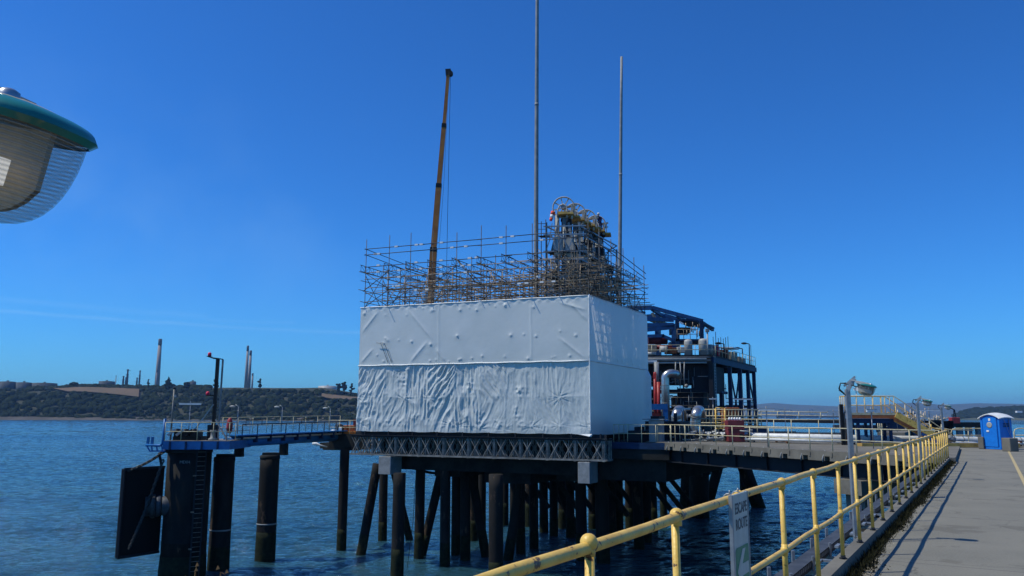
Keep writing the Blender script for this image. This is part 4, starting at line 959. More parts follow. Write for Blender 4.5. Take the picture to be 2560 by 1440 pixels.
# letters stencilled high on the pile (worn, pale)
cu = bpy.data.curves.new('stencil','FONT'); cu.body = 'MD04'; cu.size = .26; cu.extrude = .004; cu.materials.append(M['grey'])
o = text_mesh('stencil', cu); o.parent = t; o.location = (-.08,-1.42,7.28); o.rotation_euler = (R(90),0,R(8))
# ladder
t = thing('ladder', 'tall dark ladder with pale hoops running down the big dolphin pile', 'ladder', (DC.x+1.25,DC.y-.9,WZ))
lf = lambda p: Vector((DC.x+1.05,DC.y-1.08,0))+Vector((.80,.60,0)).normalized()*p.x+Vector((.6,-.8,0))*p.y+Vector((0,0,p.z))
for x in (-.15,.42): obj('stile', MB(lf).bar((x,0,WZ+.2),(x,0,.2),.09,.06), 'darksteel', t)
mb = MB(lf)
for i in range(28): mb.tube((-.15,0,WZ+.5+i*.3),(.42,0,WZ+.5+i*.3),.018,6)
obj('rungs', mb, 'truss', t)
for k in range(3): obj('bracket', MB(lf).box((-.3,-.25,-2.2-2.3*k),(-.12,.05,-2.12-2.3*k)), 'tube', t)
# fender panel with cone, chains
FP = [at(310,1173,52.3),at(412,1167,54.6),at(405,1379,54.6),at(297,1395,52.3)]
t = thing('fender_panel', 'big black fender panel held off the left side of the dolphin pile', 'fender', (FP[3].x,FP[3].y,FP[3].z))
nrm = Vector((-.74,.67,0)).normalized(); mb = MB(); vs = [Vector(p) for p in FP]+[Vector(p)+nrm*.35 for p in FP]
vs[2].x = vs[1].x; vs[3].x = vs[0].x; vs[6].x = vs[5].x; vs[7].x = vs[4].x
mb.add(vs,[(0,1,2,3),(7,6,5,4),(0,4,5,1),(1,5,6,2),(2,6,7,3),(3,7,4,0)]); obj('panel', mb, 'rubber', t)
mb = MB()
for k in (0,1): 
    a, b = vs[0+3*k], vs[1+k]; mb.bar(a-nrm*.03,b-nrm*.03,.12,.16)
mb.bar(vs[0]-nrm*.03,vs[3]-nrm*.03,.16,.16); obj('frame', mb, 'darksteel', t)
fc = at(373,1266,53.3); ax = Vector((.90,.42,0)).normalized()
mb = MB(); mb.lathe(tuple(fc),[(.62,-.25),(.60,.05),(.72,.10),(.76,.22),(.72,.34)],28,tuple(ax)); obj('rubber_cone', mb, 'conerubber', t)
mb = MB(); mb.lathe(tuple(fc+ax*.34),[(.60,0),(.66,.08),(.66,.26),(.60,.34)],28,tuple(ax)); obj('ring', mb, 'traygrey', t)
mb = MB(); mb.lathe(tuple(fc+ax*.72),[(.56,0),(.62,.08),(.60,.9)],28,tuple(ax)); obj('ring', mb, 'traygrey', t)
def chain(p, q, sag, lb, n=16, r=.05):
    p, q = Vector(p), Vector(q); mb = MB(); pts = [p+(q-p)*(i/n)+Vector((0,0,-sag*math.sin(math.pi*i/n))) for i in range(n+1)]
    for i in range(n):
        c = (pts[i]+pts[i+1])/2; d = (pts[i+1]-pts[i]); L = d.length*.62; d.normalize(); s = d.orthogonal().normalized(); 
        if i%2: s = d.cross(s)
        loop = [c+d*L*math.cos(a)+s*L*.62*math.sin(a) for a in [2*math.pi*k/10 for k in range(11)]]; mb.path(loop, r, 5)
    return solo('chain', mb, 'conerubber', lb, 'chain', 'heavy chains holding the fender panel')
k0 = at(420,1122,53.3); chain(k0, at(320,1177,52.5), .15, 'heavy chain running from the pile bracket to the top of the fender panel'); chain(at(408,1150,53.2), at(322,1372,52.2), .3, 'heavy chain running down across the back of the fender panel', 34)
mb = MB(); mb.sphere(tuple(k0),.22,10,8,(1,1,1.3)); mb.path([k0,at(398,1134,53.2),at(404,1162,53.2)],.10,8); mb.bar(k0,Vector((DC.x-1.2,DC.y-.5,k0.z-.1)),.25,.3); solo('chain_bracket', mb, 'darksteel', 'dark shackle and bracket holding both fender chains at the pile head', 'bracket')
# deck of the dolphin
t = thing('dolphin_deck', 'small blue steel deck on top of the big dolphin pile', 'deck', (DC.x,DC.y,-.5)); DX = DC.x; DY = DC.y
mb = MB(); mb.prism([(DX-1.0,DY-2.0),(DX+3.2,DY-1.7),(DX+3.2,DY+2.6),(DX-.9,DY+2.4)],-.46,.06); obj('frame', mb, 'blue', t)
mb = MB(); mb.prism([(DX-.95,DY-1.95),(DX+3.15,DY-1.65),(DX+3.15,DY+2.55),(DX-.85,DY+2.35)],.065,.10); obj('grating', mb, 'tube', t)
mb = MB(); 
for i in range(4): mb.box((DX-.6+i*1.0,DY-2.05+i*.07,-.45),(DX-.5+i*1.0,DY-1.93+i*.07,.05))
obj('stiffener', mb, 'navy', t)
t = thing('fairlead_arm', 'bright blue bracket with upturned arms sticking out left of the dolphin deck', 'bracket', (DX-3,DY-1.5,-.4))
z0 = -.22; GX = lambda x: DX-1.05+(x+1.75)*.74
mb = MB(); mb.path([(GX(-3.35),DY-1.7,z0+.03),(GX(-2.1),DY-1.7,z0),(GX(-1.92),DY-1.7,z0+.1),(GX(-1.88),DY-1.7,z0+.35),(GX(-1.82),DY-1.7,z0+1.72)],.085,8); mb.bar((GX(-1.83),DY-1.7,z0+1.7),(GX(-1.75),DY-1.7,z0+1.72),.2,.05); obj('bent_arm', mb, 'blue', t)
mb = MB(); mb.bar((GX(-3.25),DY-1.7,z0-.02),(GX(-2.95),DY-1.7,z0-.36),.07,.07); mb.bar((GX(-3.0),DY-1.7,z0-.36),(GX(-1.6),DY-1.7,z0-.34),.08,.08)
for i in range(3): mb.bar((GX(-2.85+i*.45),DY-1.7,z0),(GX(-2.75+i*.45),DY-1.7,z0-.34),.07,.07)
obj('truss', mb, 'blue', t)
for x in (-3.22,-2.85): obj('upright', MB().bar((GX(x),DY-1.65,z0),(GX(x)+.03,DY-1.65,z0+.55),.14,.14), 'blue', t)
railing('dolphin_railing',[(DX-.95,DY-1.9,.1),(DX+3.1,DY-1.6,.1),(DX+3.1,DY-.4,.1)],1.16,'thin pale railing round the front of the dolphin deck','railing',post=.95,r=.024)
railing('dolphin_railing',[(DX-.9,DY+2.3,.1),(DX+3.1,DY+2.5,.1)],1.16,'railing along the back of the dolphin deck','railing',post=1.2,r=.02,mtl='truss')
# signal mast
mx, my = DX+1.55, DY-.2
t = thing('signal_mast', 'black signal mast with two red lamps on arms above the dolphin deck', 'mast', (mx,my,.1))
zt = at(520,896,my).z
obj('pole', MB().bar((mx-.02,my,.1),(mx,my,zt),.20,.20), 'black', t); obj('pole', MB().bar((mx+.24,my+.2,.1),(mx+.27,my+.2,zt-.05),.10,.10), 'grey', t)
mb = MB(); mb.bar((mx+.05,my,zt-.03),(mx-.3,my-.03,zt+.02),.12,.10); mb.bar((mx-.25,my-.03,zt+.0),(mx-.68,my-.05,zt+.14),.14,.08); mb.box((mx-.75,my-.14,zt+.13),(mx-.40,my+.05,zt+.16)); mb.bar((mx,my,zt+.0),(mx+.28,my+.2,zt-.05),.06,.06); obj('top_arm', mb, 'black', t)
z2 = at(500,986,my).z
mb = MB(); mb.bar((mx,my,z2-.08),(mx-.45,my-.05,z2-.06),.08,.08); mb.box((mx-.62,my-.14,z2-.10),(mx-.38,my+.06,z2-.05)); obj('lower_arm', mb, 'black', t)
for (x,z) in ((mx-.56,zt+.16),(mx-.52,z2-.05)):
    mb = MB(); mb.lathe((x,my-.05,z),[(.09,0),(.115,.03),(.12,.14),(.10,.21),(.04,.25)],14); obj('red_lamp', mb, 'signal', t)
mb = MB(); mb.bar((mx-.05,my-.15,2.45),(mx-1.55,my-.4,.12),.075,.075); obj('stay', mb, 'lightgrey', t)
mb = MB(); mb.bar((mx+.15,my-.15,1.45),(mx+1.05,my-.3,.12),.075,.075); obj('stay', mb, 'grey', t)
mb = MB(); mb.box((mx-.28,my-.28,.1),(mx+.30,my+.3,.2)); mb.prism([(mx-.35,my-.2),(mx+.2,my-.2),(mx+.2,my+.2),(mx-.35,my+.2)],.2,1.1); obj('base_box', mb, 'darksteel', t)
x = at(426,1100,DY-1.0).x; zt = at(430,972,DY-1).z
t = thing('light_pole', 'dull brown pole with a small hanging lamp at the left corner of the dolphin deck', 'pole', (x,DY-1.0,.1)); obj('pole', MB().tube((x,DY-1,.1),(x+.02,DY-1,zt),.065,10,.045), 'truss', t); obj('lamp', MB().lathe((x+.03,DY-1,zt-.02),[(.07,0),(.09,.06),(.05,.13)],10), 'darksteel', t); obj('small_lamp', MB().box((x+.08,DY-1.1,zt-.55),(x+.17,DY-.95,zt-.40)), 'lightgrey', t)
def strip_light(u, v, y, L, zb, lb, yaw=0, double=True, mtl='white', grp='strip lights on thin poles'):
    c = at(u,v,y); t = thing('strip_light', lb, 'light fitting', (c.x,c.y,zb), grp); dx, dy = math.cos(yaw), math.sin(yaw)
    obj('pole', MB().tube((c.x,c.y,zb),(c.x,c.y,c.z),.028,8), 'galv', t)
    mb = MB(); mb.bar((c.x-dx*L/2,c.y-dy*L/2-.02,c.z+.02),(c.x+dx*L/2,c.y+dy*L/2-.02,c.z+.02),.10,.09); obj('diffuser', mb, mtl, t)
    mb = MB(); mb.bar((c.x-dx*L*.54,c.y-dy*L*.54,c.z+.085),(c.x+dx*L*.54,c.y+dy*L*.54,c.z+.085),.14,.035); mb.box((c.x-.03,c.y-.04,c.z-.05),(c.x+.03,c.y+.04,c.z+.22)); obj('housing', mb, 'lightgrey', t)
    return t
strip_light(476,1011,DY-.6,1.45,.1,'long white strip light on a thin pole over the dolphin deck')
# mooring hooks, capstan, lifebuoy cabinet
t = thing('mooring_hooks', 'black quick release mooring hooks standing on the dolphin deck', 'mooring hook', (DX-.2,DY-.5,.1))
mb = MB(); mb.prism([(DX-.85,DY-.9),(DX+1.0,DY-.9),(DX+1.0,DY+.3),(DX-.85,DY+.3)],.1,.35); obj('base', mb, 'black', t)
for i in range(3):
    x = DX-.75+i*.55; mb = MB(); mb.prism([(x,DY-1.0),(x+.4,DY-1.0),(x+.4,DY+.1),(x,DY+.1)],.35,.70); mb.sphere((x+.15,DY-.8,.66),.24,10,8,(1,1.2,.8)); obj('hook', mb, 'black', t)
    mb = MB(); mb.bar((x-.35,DY-1.1,.42),(x+.1,DY-1.05,.78),.16,.14); obj('horn', mb, 'lightgrey' if i < 2 else 'black', t)
t = thing('capstan', 'grey capstan and small pipes at the right end of the dolphin deck', 'capstan', (DX+1.9,DY-.8,.1)); obj('drum', MB().lathe((DX+1.75,DY-.8,.1),[(.28,0),(.28,.1),(.16,.18),(.14,.5),(.22,.62),(.22,.66)],16), 'grey', t)
mb = MB(); mb.path([(DX+2.25,DY-1.2,-.3),(DX+2.25,DY-1.2,.75),(DX+2.35,DY-1.2,.92),(DX+2.6,DY-1.2,.95),(DX+2.8,DY-1.2,.75),(DX+2.8,DY-1.2,-.3)],.035,8); obj('pipe_loop', mb, 'grey', t)
x = at(575,1060,DY-.9).x; t = thing('lifebuoy_case', 'red pod shaped case clipped on the dolphin railing', 'lifebuoy case', (x,DY-1.0,.5)); obj('case', MB().lathe((x,DY-.95,.62),[(.05,-.05),(.17,.02),(.20,.3),(.20,.55),(.14,.85),(.05,.95)],14), 'red', t); obj('strap', MB().box((x-.215,DY-1.17,.83),(x+.215,DY-.74,.87)), 'black', t)
# row of smaller piles + bracket plates
for (u,v,y,r,zt,lb) in ((545,1425,57.4,.70,-1.15,'dark steel pile with a flat cap, next to the big dolphin pile'),(662,1402,60.8,.70,-1.2,'dark steel pile with a flat cap midway along the blue pipe bridge')):
    b = water(u,v); b.y = b.y; t = pile(b,(b.x,b.y,zt),r,lb,'capped piles below the blue pipe bridge')
    mb = MB(); mb.lathe((b.x,b.y,zt),[(r*1.02,-.25),(r*1.02,0),(r*.9,.04)],24); obj('cap', mb, 'darkconc', t)
    mb = MB(); mb.lathe((b.x,b.y,zt-4.9),[(r*1.03,0),(r*1.04,.08),(r*1.0,.1)],24); obj('weld_ring', mb, 'grey', t)
    mb = MB(); mb.box((b.x-.5,b.y-.3,zt+.04),(b.x+1.25,b.y+.3,zt+.22)); mb.box((b.x+.72,b.y-.25,zt+.22),(b.x+1.25,b.y+.25,-.25)); obj('bracket', mb, 'darkconc', t)
b = water(853,1376); t = pile(b,(b.x,b.y,-.9),.37,'slim dark pile standing alone left of the wrapped enclosure','capped piles below the blue pipe bridge')
# blue pipe bridge
S = Vector((-19.0,55.6,-.02)); E_ = Vector((-13.9,65.6,.12)); D_ = (E_-S); LB = D_.length; D_.normalize(); ND = Vector((D_.y,-D_.x,0)).normalized()
bf = lambda p: S+D_*p.x+ND*p.y+Vector((0,0,p.z))
t = thing('pipe_bridge', 'blue tubular footbridge from the dolphin deck to the main platform', 'footbridge', (S.x,S.y,-.4))
obj('main_tube', MB(bf).tube((-.6,0,-.05),(LB,0,-.05),.36,20), 'blue', t)
obj('deck', MB(bf).box((-.4,-.45,.36),(LB,.85,.44)), 'blue', t)
mb = MB(bf); mb.tube((-.3,.52,.18),(LB,.52,.18),.07,10); obj('side_pipe', mb, 'lightgrey', t)
for i in range(9): obj('saddle', MB(bf).prism([(.1+i*1.38,-.42),(.24+i*1.38,-.42),(.24+i*1.38,.66),(.1+i*1.38,.66)],-.12,.36), 'navy', t)
mb = MB(bf); mb.box((-.9,-.5,-.5),(-.5,.5,.05)); mb.path([(-.9,.6,-.3),(-.4,.62,-.35),(0,.6,-.3)],.05,6); obj('end_bearing', mb, 'navy', t)
railing('footbridge_railing',[bf(Vector((-.6,-.42,.44))),bf(Vector((LB+.6,-.42,.44)))],1.15,'thin cream railing along the far side of the blue footbridge','railing',post=1.35,r=.022)
rl = railing('footbridge_railing',[bf(Vector((0,.80,.44))),bf(Vector((LB,.80,.44)))],.70,'low dark service pipe rail along the near side of the blue footbridge','railing',post=1.38,r=.035,mtl='darksteel',mids=())
for i in (0,4): x = .3+i*1.38; obj('raised_frame', MB(bf).path([(x,.8,1.05),(x,.8,1.42),(x+1.5,.8,1.42),(x+1.5,.8,1.05)],.03,6), 'darksteel', rl)
def arm_light(u, v, y, lb):
    c = at(u,v,y); t = thing('bracket_light', lb, 'light', (c.x,c.y,.5), 'small lamps along the blue footbridge')
    obj('pole', MB().tube((c.x,c.y,.5),(c.x,c.y,c.z),.03,8), 'galv', t)
    obj('arm', MB().path([(c.x,c.y,c.z),(c.x-.05,c.y,c.z+.10),(c.x-.2,c.y-.05,c.z+.16)],.03,6), 'galv', t)
    obj('head', MB().sphere((c.x-.38,c.y-.1,c.z+.05),.15,10,6,(1.4,.8,.5)), 'lightgrey', t)
arm_light(596,1018,56.4,'small curved arm lamp at the dolphin end of the blue footbridge'); arm_light(706,1019,60.2,'small curved arm lamp midway along the blue footbridge'); arm_light(826,1022,64.8,'small curved arm lamp by the concrete block at the footbridge end')
# concrete landing block
t = thing('landing_block', 'dark concrete landing block between footbridge and wrapped enclosure', 'concrete block', (-13.5,66,-1))
c0 = at(828,1100,66).x; c1 = at(905,1100,66).x
mb = MB(); mb.prism([(c0,65.2),(c1+1,64.2),(c1+1,68),(c0,68)],-.85,.25); mb.prism([(c0-.85,65.8),(c0,65.2),(c0,68),(c0-.6,68)],-.9,-.45); mb.prism([(c0-.5,65.3),(c1,64.4),(c1,67.9),(c0-.5,67.9)],-1.0,-.86); obj('block', mb, 'darkconc', t)
q0, q1, q2 = at(782,1108,65.2), at(800,1113,65.1), at(818,1117,65.0); solo('white_duct', MB().path([q0,(q0+q1)/2+Vector((0,0,.02)),q1,q2],[.14,.13,.06,.03],10), 'white', 'white tapering duct end sticking out under the concrete landing block', 'duct')
railing('landing_railing',[(c0,65.1,.25),(c1+1,64.1,.25)],1.1,'cream railing on the concrete landing block','railing',post=1.0,r=.022)
t = thing('winch', 'orange and yellow winch with grey drums left of the wrapped enclosure', 'winch', (at(868,1075,65.5).x,65.5,.25))
x0 = at(862,1070,66).x; mb = MB(); mb.bbox((x0,65.4,.5),(x0+.9,66.6,.95),.03); obj('body', mb, 'orange', t); mb = MB(); mb.bbox((x0-.7,65.2,.27),(x0+1.2,66.8,.5),.02); obj('base', mb, 'crane', t); mb = MB(); mb.tube((x0-.45,65.3,.85),(x0-.45,66.4,.85),.22,14); obj('drum', mb, 'grey', t); obj('cover', MB().box((x0+.75,65.6,.9),(x0+1.5,66.6,1.45)), 'maroon', t)
t = thing('valve_stand', 'white valve block inside a black pipe hoop on the landing block', 'valve', (c0+.3,64.9,.25)); obj('hoop', MB().path([(c0+.75,64.9,.25),(c0+.75,64.9,.85),(c0+.85,64.9,.98),(c0+1.05,64.9,.98),(c0+1.15,64.9,.85),(c0+1.15,64.9,.25)],.06,8), 'black', t); obj('valve', MB().bbox((c0+.82,64.75,.45),(c0+1.08,65.0,.80),.02), 'white', t); obj('flange', MB().tube((c0+.2,64.9,.5),(c0+.65,64.9,.5),.14,12), 'white', t)

# ------------------------------------------------------------------ approach trestle
TC = Vector((18.1,33.88,0)); TT = Vector((-.421,.907,0)); TW = Vector((.907,.421,0))
tr = lambda p: TC+TT*p.x+TW*p.y+Vector((0,0,p.z))
t = thing('trestle_deck', 'concrete approach trestle joining the walkway to the platform', 'jetty deck', (14,44,-.2))
e0 = tr(Vector((-.15,-.12,0))); e1 = tr(Vector((22.5,-.12,0)))
poly = [(e0.x,e0.y),(e0.x+.25,e0.y-.05),(25.75,46.75),(25.85,57),(15,60),(e1.x,e1.y)]
mb = MB(); mb.prism(poly,-.08,.165); obj('slab', mb, 'concrete', t)
mb = MB(tr)
for i in range(16): mb.box((.9+i*1.4,-.135,-.30),(1.98+i*1.4,.4,-.08)); 
for i in range(16): mb.box((.4+i*1.4,-.16,-.12),(.5+i*1.4,-.10,.10))
obj('precast_edge', mb, 'concrete', t)
mb = MB(tr)
for y in (.45,3.2,6.2): mb.box((-.6,y,-1.05),(22,y+.05,-.10)); mb.box((-.6,y-.18,-1.08),(22,y+.22,-1.03)); mb.box((-.6,y-.18,-.14),(22,y+.22,-.10))
for i in range(9): mb.box((1+i*2.5,.30,-1.02),(1.04+i*2.5,.45,-.14))
obj('girder', mb, 'darksteel', t)
x0 = 4.8
mb = MB(tr); mb.prism([(x0-.6,-.35),(x0+1.0,-.35),(x0+1.0,6.8),(x0-.6,6.8)],-1.75,-1.09); mb.box((x0-.35,.1,-2.4),(x0+.75,6.2,-1.75)); obj('headstock', mb, 'concrete', t)
for y in (.9,3.4,5.8): q = tr(Vector((x0+.2,y,0))); obj('pile', MB().tube((q.x,q.y,WZ-1),(q.x,q.y,-2.3),.46,18), 'pile', t)
railing('trestle_railing',[tr(Vector((.3,0,.165))),tr(Vector((22,0,.165)))],1.10,'long cream handrail along the near edge of the approach trestle','railing',post=1.42,r=.027)
mb = MB(tr)
RLS = [o for o in C.objects if o.name.startswith('trestle_railing') and not o.parent][0]
for i in range(15):
    x = .9+i*1.42; obj('curved_bracket', MB(tr).path([(x,-.18,-.35),(x,-.20,-.2),(x,-.10,-.02),(x,0,.2)],.03,6), 'grey', RLS)
railing('trestle_railing',[(13.4,58.6,.5),(17.8,51.6,.5),(21.2,51.4,.5)],1.12,'cream railing behind the white pipes on the far side of the trestle','railing',post=1.5,r=.026)
# white lagged pipes along the trestle, turning right
for k,(dy,z,r) in enumerate(((0,.55,.21),(.65,.50,.16),(1.15,.62,.10),(-.55,.38,.09))):
    pts = [(12.0-.0*dy,57.5+dy,z),(15.5+dy*.4,52.6+dy,z),(18.6+dy*.3,49.8+dy,z),(19.9+dy*.2,49.35+dy,z-.02),(25,50.6+dy,z-.10),(33,51.9+dy,z-.2),(46,53.8+dy,z-.2)]
    t = thing('lagged_pipe', ('thickest white lagged pipe','second white lagged pipe, behind the thickest one','thin white pipe furthest back','thin white pipe in front')[k]+' crossing the trestle and turning behind the toilet', 'pipe', pts[2], 'white lagged pipes')
    obj('pipe', MB().path(pts,r,14), 'whitepipe', t)
    for i in range(6):
        for (a,b) in ((Vector(pts[0]),Vector(pts[1])),(Vector(pts[4]),Vector(pts[5]))):
            if k == 0: q = a+(b-a)*(i+.5)/6; d = (b-a).normalized(); obj('band', MB().tube(q-d*.03,q+d*.03,r*1.06,14), 'grey', t)
for k,(x,y) in enumerate(((14.6,54.2),(17.2,51.4),(20.6,49.9),(24,50.5),(28,51.3),(32,51.9),(36,52.6))):
    mb = MB(); mb.bar((x,y-.8,.30),(x,y+1.5,.30),.14,.14); mb.bar((x,y-.7,.0),(x,y-.7,.3),.12,.12); mb.bar((x,y+1.4,.0),(x,y+1.4,.3),.12,.12); solo('pipe_support', mb, 'rust' if k%2 else 'darksteel', 'low steel sleeper carrying the white lagged pipes', 'pipe support', 'sleepers under the white pipes')
# right hand cross deck behind the toilet
mb = MB(); mb.prism([(25.9,49.25),(60,50.5),(60,58),(25.9,57)],-.5,.02); solo('cross_deck', mb, 'concrete', 'concrete deck crossing behind the blue toilet under the pipes', 'jetty deck')
mb = MB(); mb.prism([(19.9,46.2),(25.7,46.9),(25.65,47.15),(19.7,46.5)],.166,.34); mb.prism([(25.95,49.35),(31,49.6),(31,49.85),(25.95,49.6)],.02,.26); solo('yellow_kerb', mb, 'armyellow', 'low lichen yellow kerb across the end of the walkway', 'kerb')
def loop_rail(u0,u1,y,lb,zf=.02):
    a = at(u0,1071,y); b = at(u1,1071,y); t = thing('loop_railing', lb, 'railing', (a.x,y,zf), 'white tube railings at the end of the walkway'); z = a.z; 
    obj('top_rail', MB().path([(a.x-.0,y,zf),(a.x,y,z-.25),(a.x+.08,y,z-.07),(a.x+.26,y,z),(b.x-.26,y,z),(b.x-.08,y,z-.07),(b.x,y,z-.25),(b.x,y,zf)],.035,8), 'cream', t)
    obj('mid_rail', MB().tube((a.x,y,z-.42),(b.x,y,z-.42),.028,8), 'cream', t); n = max(1,int((b.x-a.x)/1.5))
    for i in range(1,n+1): obj('post', MB().tube((a.x+(b.x-a.x)*i/(n+1),y,zf),(a.x+(b.x-a.x)*i/(n+1),y,z),.03,8), 'cream', t)
loop_rail(2300,2372,50.2,'white looped tube railing left of the gap by the walkway end',.165); loop_rail(2377,2462,50.6,'white looped tube railing between the gap and the blue toilet'); loop_rail(2534,2680,51,'white looped tube railing right of the blue toilet')
t = thing('fire_monitor', 'grey valve cluster standing in the gap between white railings', 'valve', (at(2373,1090,49.6).x,49.6,.02))
x = at(2373,1090,49.6).x; mb = MB(); mb.tube((x,49.6,.02),(x,49.6,.75),.10,10); mb.tube((x-.2,49.6,.55),(x+.3,49.5,.45),.16,12); mb.bar((x-.3,49.6,.8),(x+.2,49.6,.6),.12,.1); obj('body', mb, 'grey', t); obj('handwheel', MB().torus((x,49.4,.62),(0,1,0),.2,.02,18,6), 'darksteel', t)

# porta toilet
N0 = Vector((27.9,46.4,0)); V_ = Vector((.515,.857,0)); Lf = Vector((-.857,.515,0)); th = R(35)
e1 = Lf*math.cos(th)+V_*math.sin(th); e2 = -Lf*math.sin(th)+V_*math.cos(th)
lf2 = lambda p: N0+e1*p.x+e2*p.y+Vector((0,0,p.z))
t = thing('portable_toilet', 'bright blue portable toilet with white domed roof at the walkway end', 'toilet', tuple(N0))
W_, D2, H_ = 1.13, 1.15, 1.80
mb = MB(lf2); mb.bbox((0,0,0),(W_,D2,.12),.02); obj('base', mb, 'loo_blue', t)
mb = MB(lf2); mb.bbox((.02,.03,.12),(W_-.02,D2-.02,H_),.03); 
n = 12; arc = [(.02+(W_-.04)*i/n, H_-.03+.20*math.sin(math.pi*i/n)) for i in range(n+1)]
mb.add([(x,.035,z) for x,z in arc]+[(x,D2-.03,z) for x,z in arc]+[(.02,.035,H_-.06),(W_-.02,.035,H_-.06),(.02,D2-.03,H_-.06),(W_-.02,D2-.03,H_-.06)],[tuple([2*n+2]+list(range(n+1))+[2*n+3]), tuple([2*n+5]+list(range(2*n+1,n,-1))+[2*n+4])]); obj('cabin', mb, 'loo_blue', t)
obj('corner_post', MB(lf2).bbox((-.02,-.01,.10),(.09,.05,H_+.02),.015), 'loo_blue', t); obj('corner_post', MB(lf2).bbox((W_-.09,-.01,.10),(W_+.02,.05,H_+.02),.015), 'loo_blue', t)
d_ = obj('door', MB(lf2).bbox((.13,-.02,.14),(W_-.13,.03,H_+.04),.015), 'loo_blue', t)
obj('door_seam', MB(lf2).path([(.15,-.025,.16),(.15,-.025,H_)],.008,5), 'navy', d_); obj('door_latch', MB(lf2).bbox((.62,-.05,.98),(.78,-.02,1.08),.01), 'white', d_)
mb = MB(lf2); mb.lathe((.58,-.022,1.38),[(.17,0),(.17,.012),(.12,.02)],24,tuple(-e2)); obj('round_decal', mb, 'lightgrey', d_); obj('notice', MB(lf2).box((.50,-.03,1.62),(.62,-.022,1.76)), 'white', d_)
# white roof: vaulted both ways, overhanging
mb = MB(lf2); nx_, ny_ = 14, 12; vs = []
for j in range(ny_+1):
    for i in range(nx_+1):
        u = i/nx_; v = j/ny_; x = -.10+(W_+.20)*u; y = -.10+(D2+.16)*v; z = H_-.03+.25*math.sin(math.pi*u)**.9+.07*math.sin(math.pi*v); vs.append((x,y,z))
fs = [(j*(nx_+1)+i,j*(nx_+1)+i+1,(j+1)*(nx_+1)+i+1,(j+1)*(nx_+1)+i) for j in range(ny_) for i in range(nx_)]
mb.add(vs,fs,True); mb.add([(p[0],p[1],p[2]-.05) for p in vs],[tuple(reversed(f)) for f in fs],True)
b1_ = [vs[i] for i in range(nx_+1)]+[vs[j*(nx_+1)+nx_] for j in range(1,ny_+1)]+[vs[ny_*(nx_+1)+i] for i in range(nx_-1,-1,-1)]+[vs[j*(nx_+1)] for j in range(ny_-1,0,-1)]; k = len(b1_)
mb.add(b1_+[(p[0],p[1],p[2]-.05) for p in b1_],[(i,(i+1)%k,k+(i+1)%k,k+i) for i in range(k)]); obj('roof', mb, 'white', t)
mb = MB(lf2); 
for z in range(3): mb.box((-.004,.35,1.45-z*.08),(.02,.9,1.49-z*.08))
obj('side_vent', mb, 'navy', t)
for k,(ya,yb,w2) in enumerate(((.42,.80,.02),(.82,.86,.05))): obj('strap', MB(lf2).bar((-.012,ya,1.70),(-.03,yb,.95 if k else .85),w2,.012,up=(1,0,0)), 'lightgrey', t)
obj('strap', MB(lf2).bar((-.02,.82,.9),(-.02,.98,.60),.04,.012,up=(1,0,0)), 'lightgrey', t)
def block(u0,u1,um,v,y,h,lb,w1=.6,w2=.6,ang=35,m='concrete'):
    c = at(um,v,y); c.z = 0; e = R(ang); a1 = Lf*math.cos(e)+V_*math.sin(e); a2 = -Lf*math.sin(e)+V_*math.cos(e)
    mb = MB(lambda p: c+a1*p.x+a2*p.y+Vector((0,0,p.z))); mb.bbox((0,0,0),(w1,w2,h),.025); solo('concrete_block', mb, m, lb, 'concrete block', None, tuple(c))
block(2506,2548,2527,1130,43.9,.72,'grey square concrete block against the right side of the toilet',.52,.62,40); block(0,0,2460,1122,47.2,.70,'narrow pale concrete block left of the toilet',.30,.4,20)

# ------------------------------------------------------------------ yellow step-over stairs
t = thing('stepover_stairs', 'yellow steel step-over stairs with orange and blue stringer on the trestle', 'stairs', (22,49,.165))
x0,x1,x2 = 20.3,23.1,25.8; yn,yb = 48.7,49.9; zf = 1.96; zg = .17
mb = MB(); mb.box((x0,yn,zf-.04),(x1,yb,zf)); obj('platform', mb, 'armyellow', t)
mb = MB(); mb.box((x0,yn-.04,zf-.24),(x1,yn,zf-.03)); obj('edge_beam', mb, 'orange', t); mb = MB(); mb.box((x0-.02,yn-.045,zf-.03),(x1+.05,yn+.02,zf+.10)); obj('toe_board', mb, 'cream', t)
mb = MB(); mb.box((x0+.2,yn+.05,zf-.52),(x1-.1,yb,zf-.25)); [mb.box((xx,yy2,zg),(xx+.15,yy2+.15,zf-.5)) for xx in (x0+.5,x0+1.3,x1-.35) for yy2 in (yn+.1,yb-.3)]; obj('support_frame', mb, 'navy', t)
P0_, P1_ = Vector((x1-.1,yn-.02,zf-.1)), Vector((x2,yn-.02,zg+.1)); PM = P0_+(P1_-P0_)*.56
obj('stringer', MB().bar(P0_+Vector((0,0,-.12)),PM+Vector((0,0,-.12)),.05,.20), 'orange', t); obj('stringer', MB().bar(PM+Vector((0,0,-.12)),P1_+Vector((0,0,-.12)),.05,.20), 'blue', t)
obj('stringer', MB().bar(P0_+Vector((.10,-.03,.10)),P1_+Vector((.14,-.03,.12)),.05,.36), 'yellow', t)
obj('stringer', MB().bar(P0_+Vector((.12,yb-yn,.12)),P1_+Vector((.12,yb-yn,.12)),.06,.34), 'yellow', t)
for i in range(9):
    q = P0_+(P1_-P0_)*((i+.5)/9); obj('tread', MB().box((q.x-.02,yn,q.z+.04),(q.x+.26,yb-.03,q.z+.08)), 'yellow', t)
hr = 1.1; up = Vector((0,0,hr))
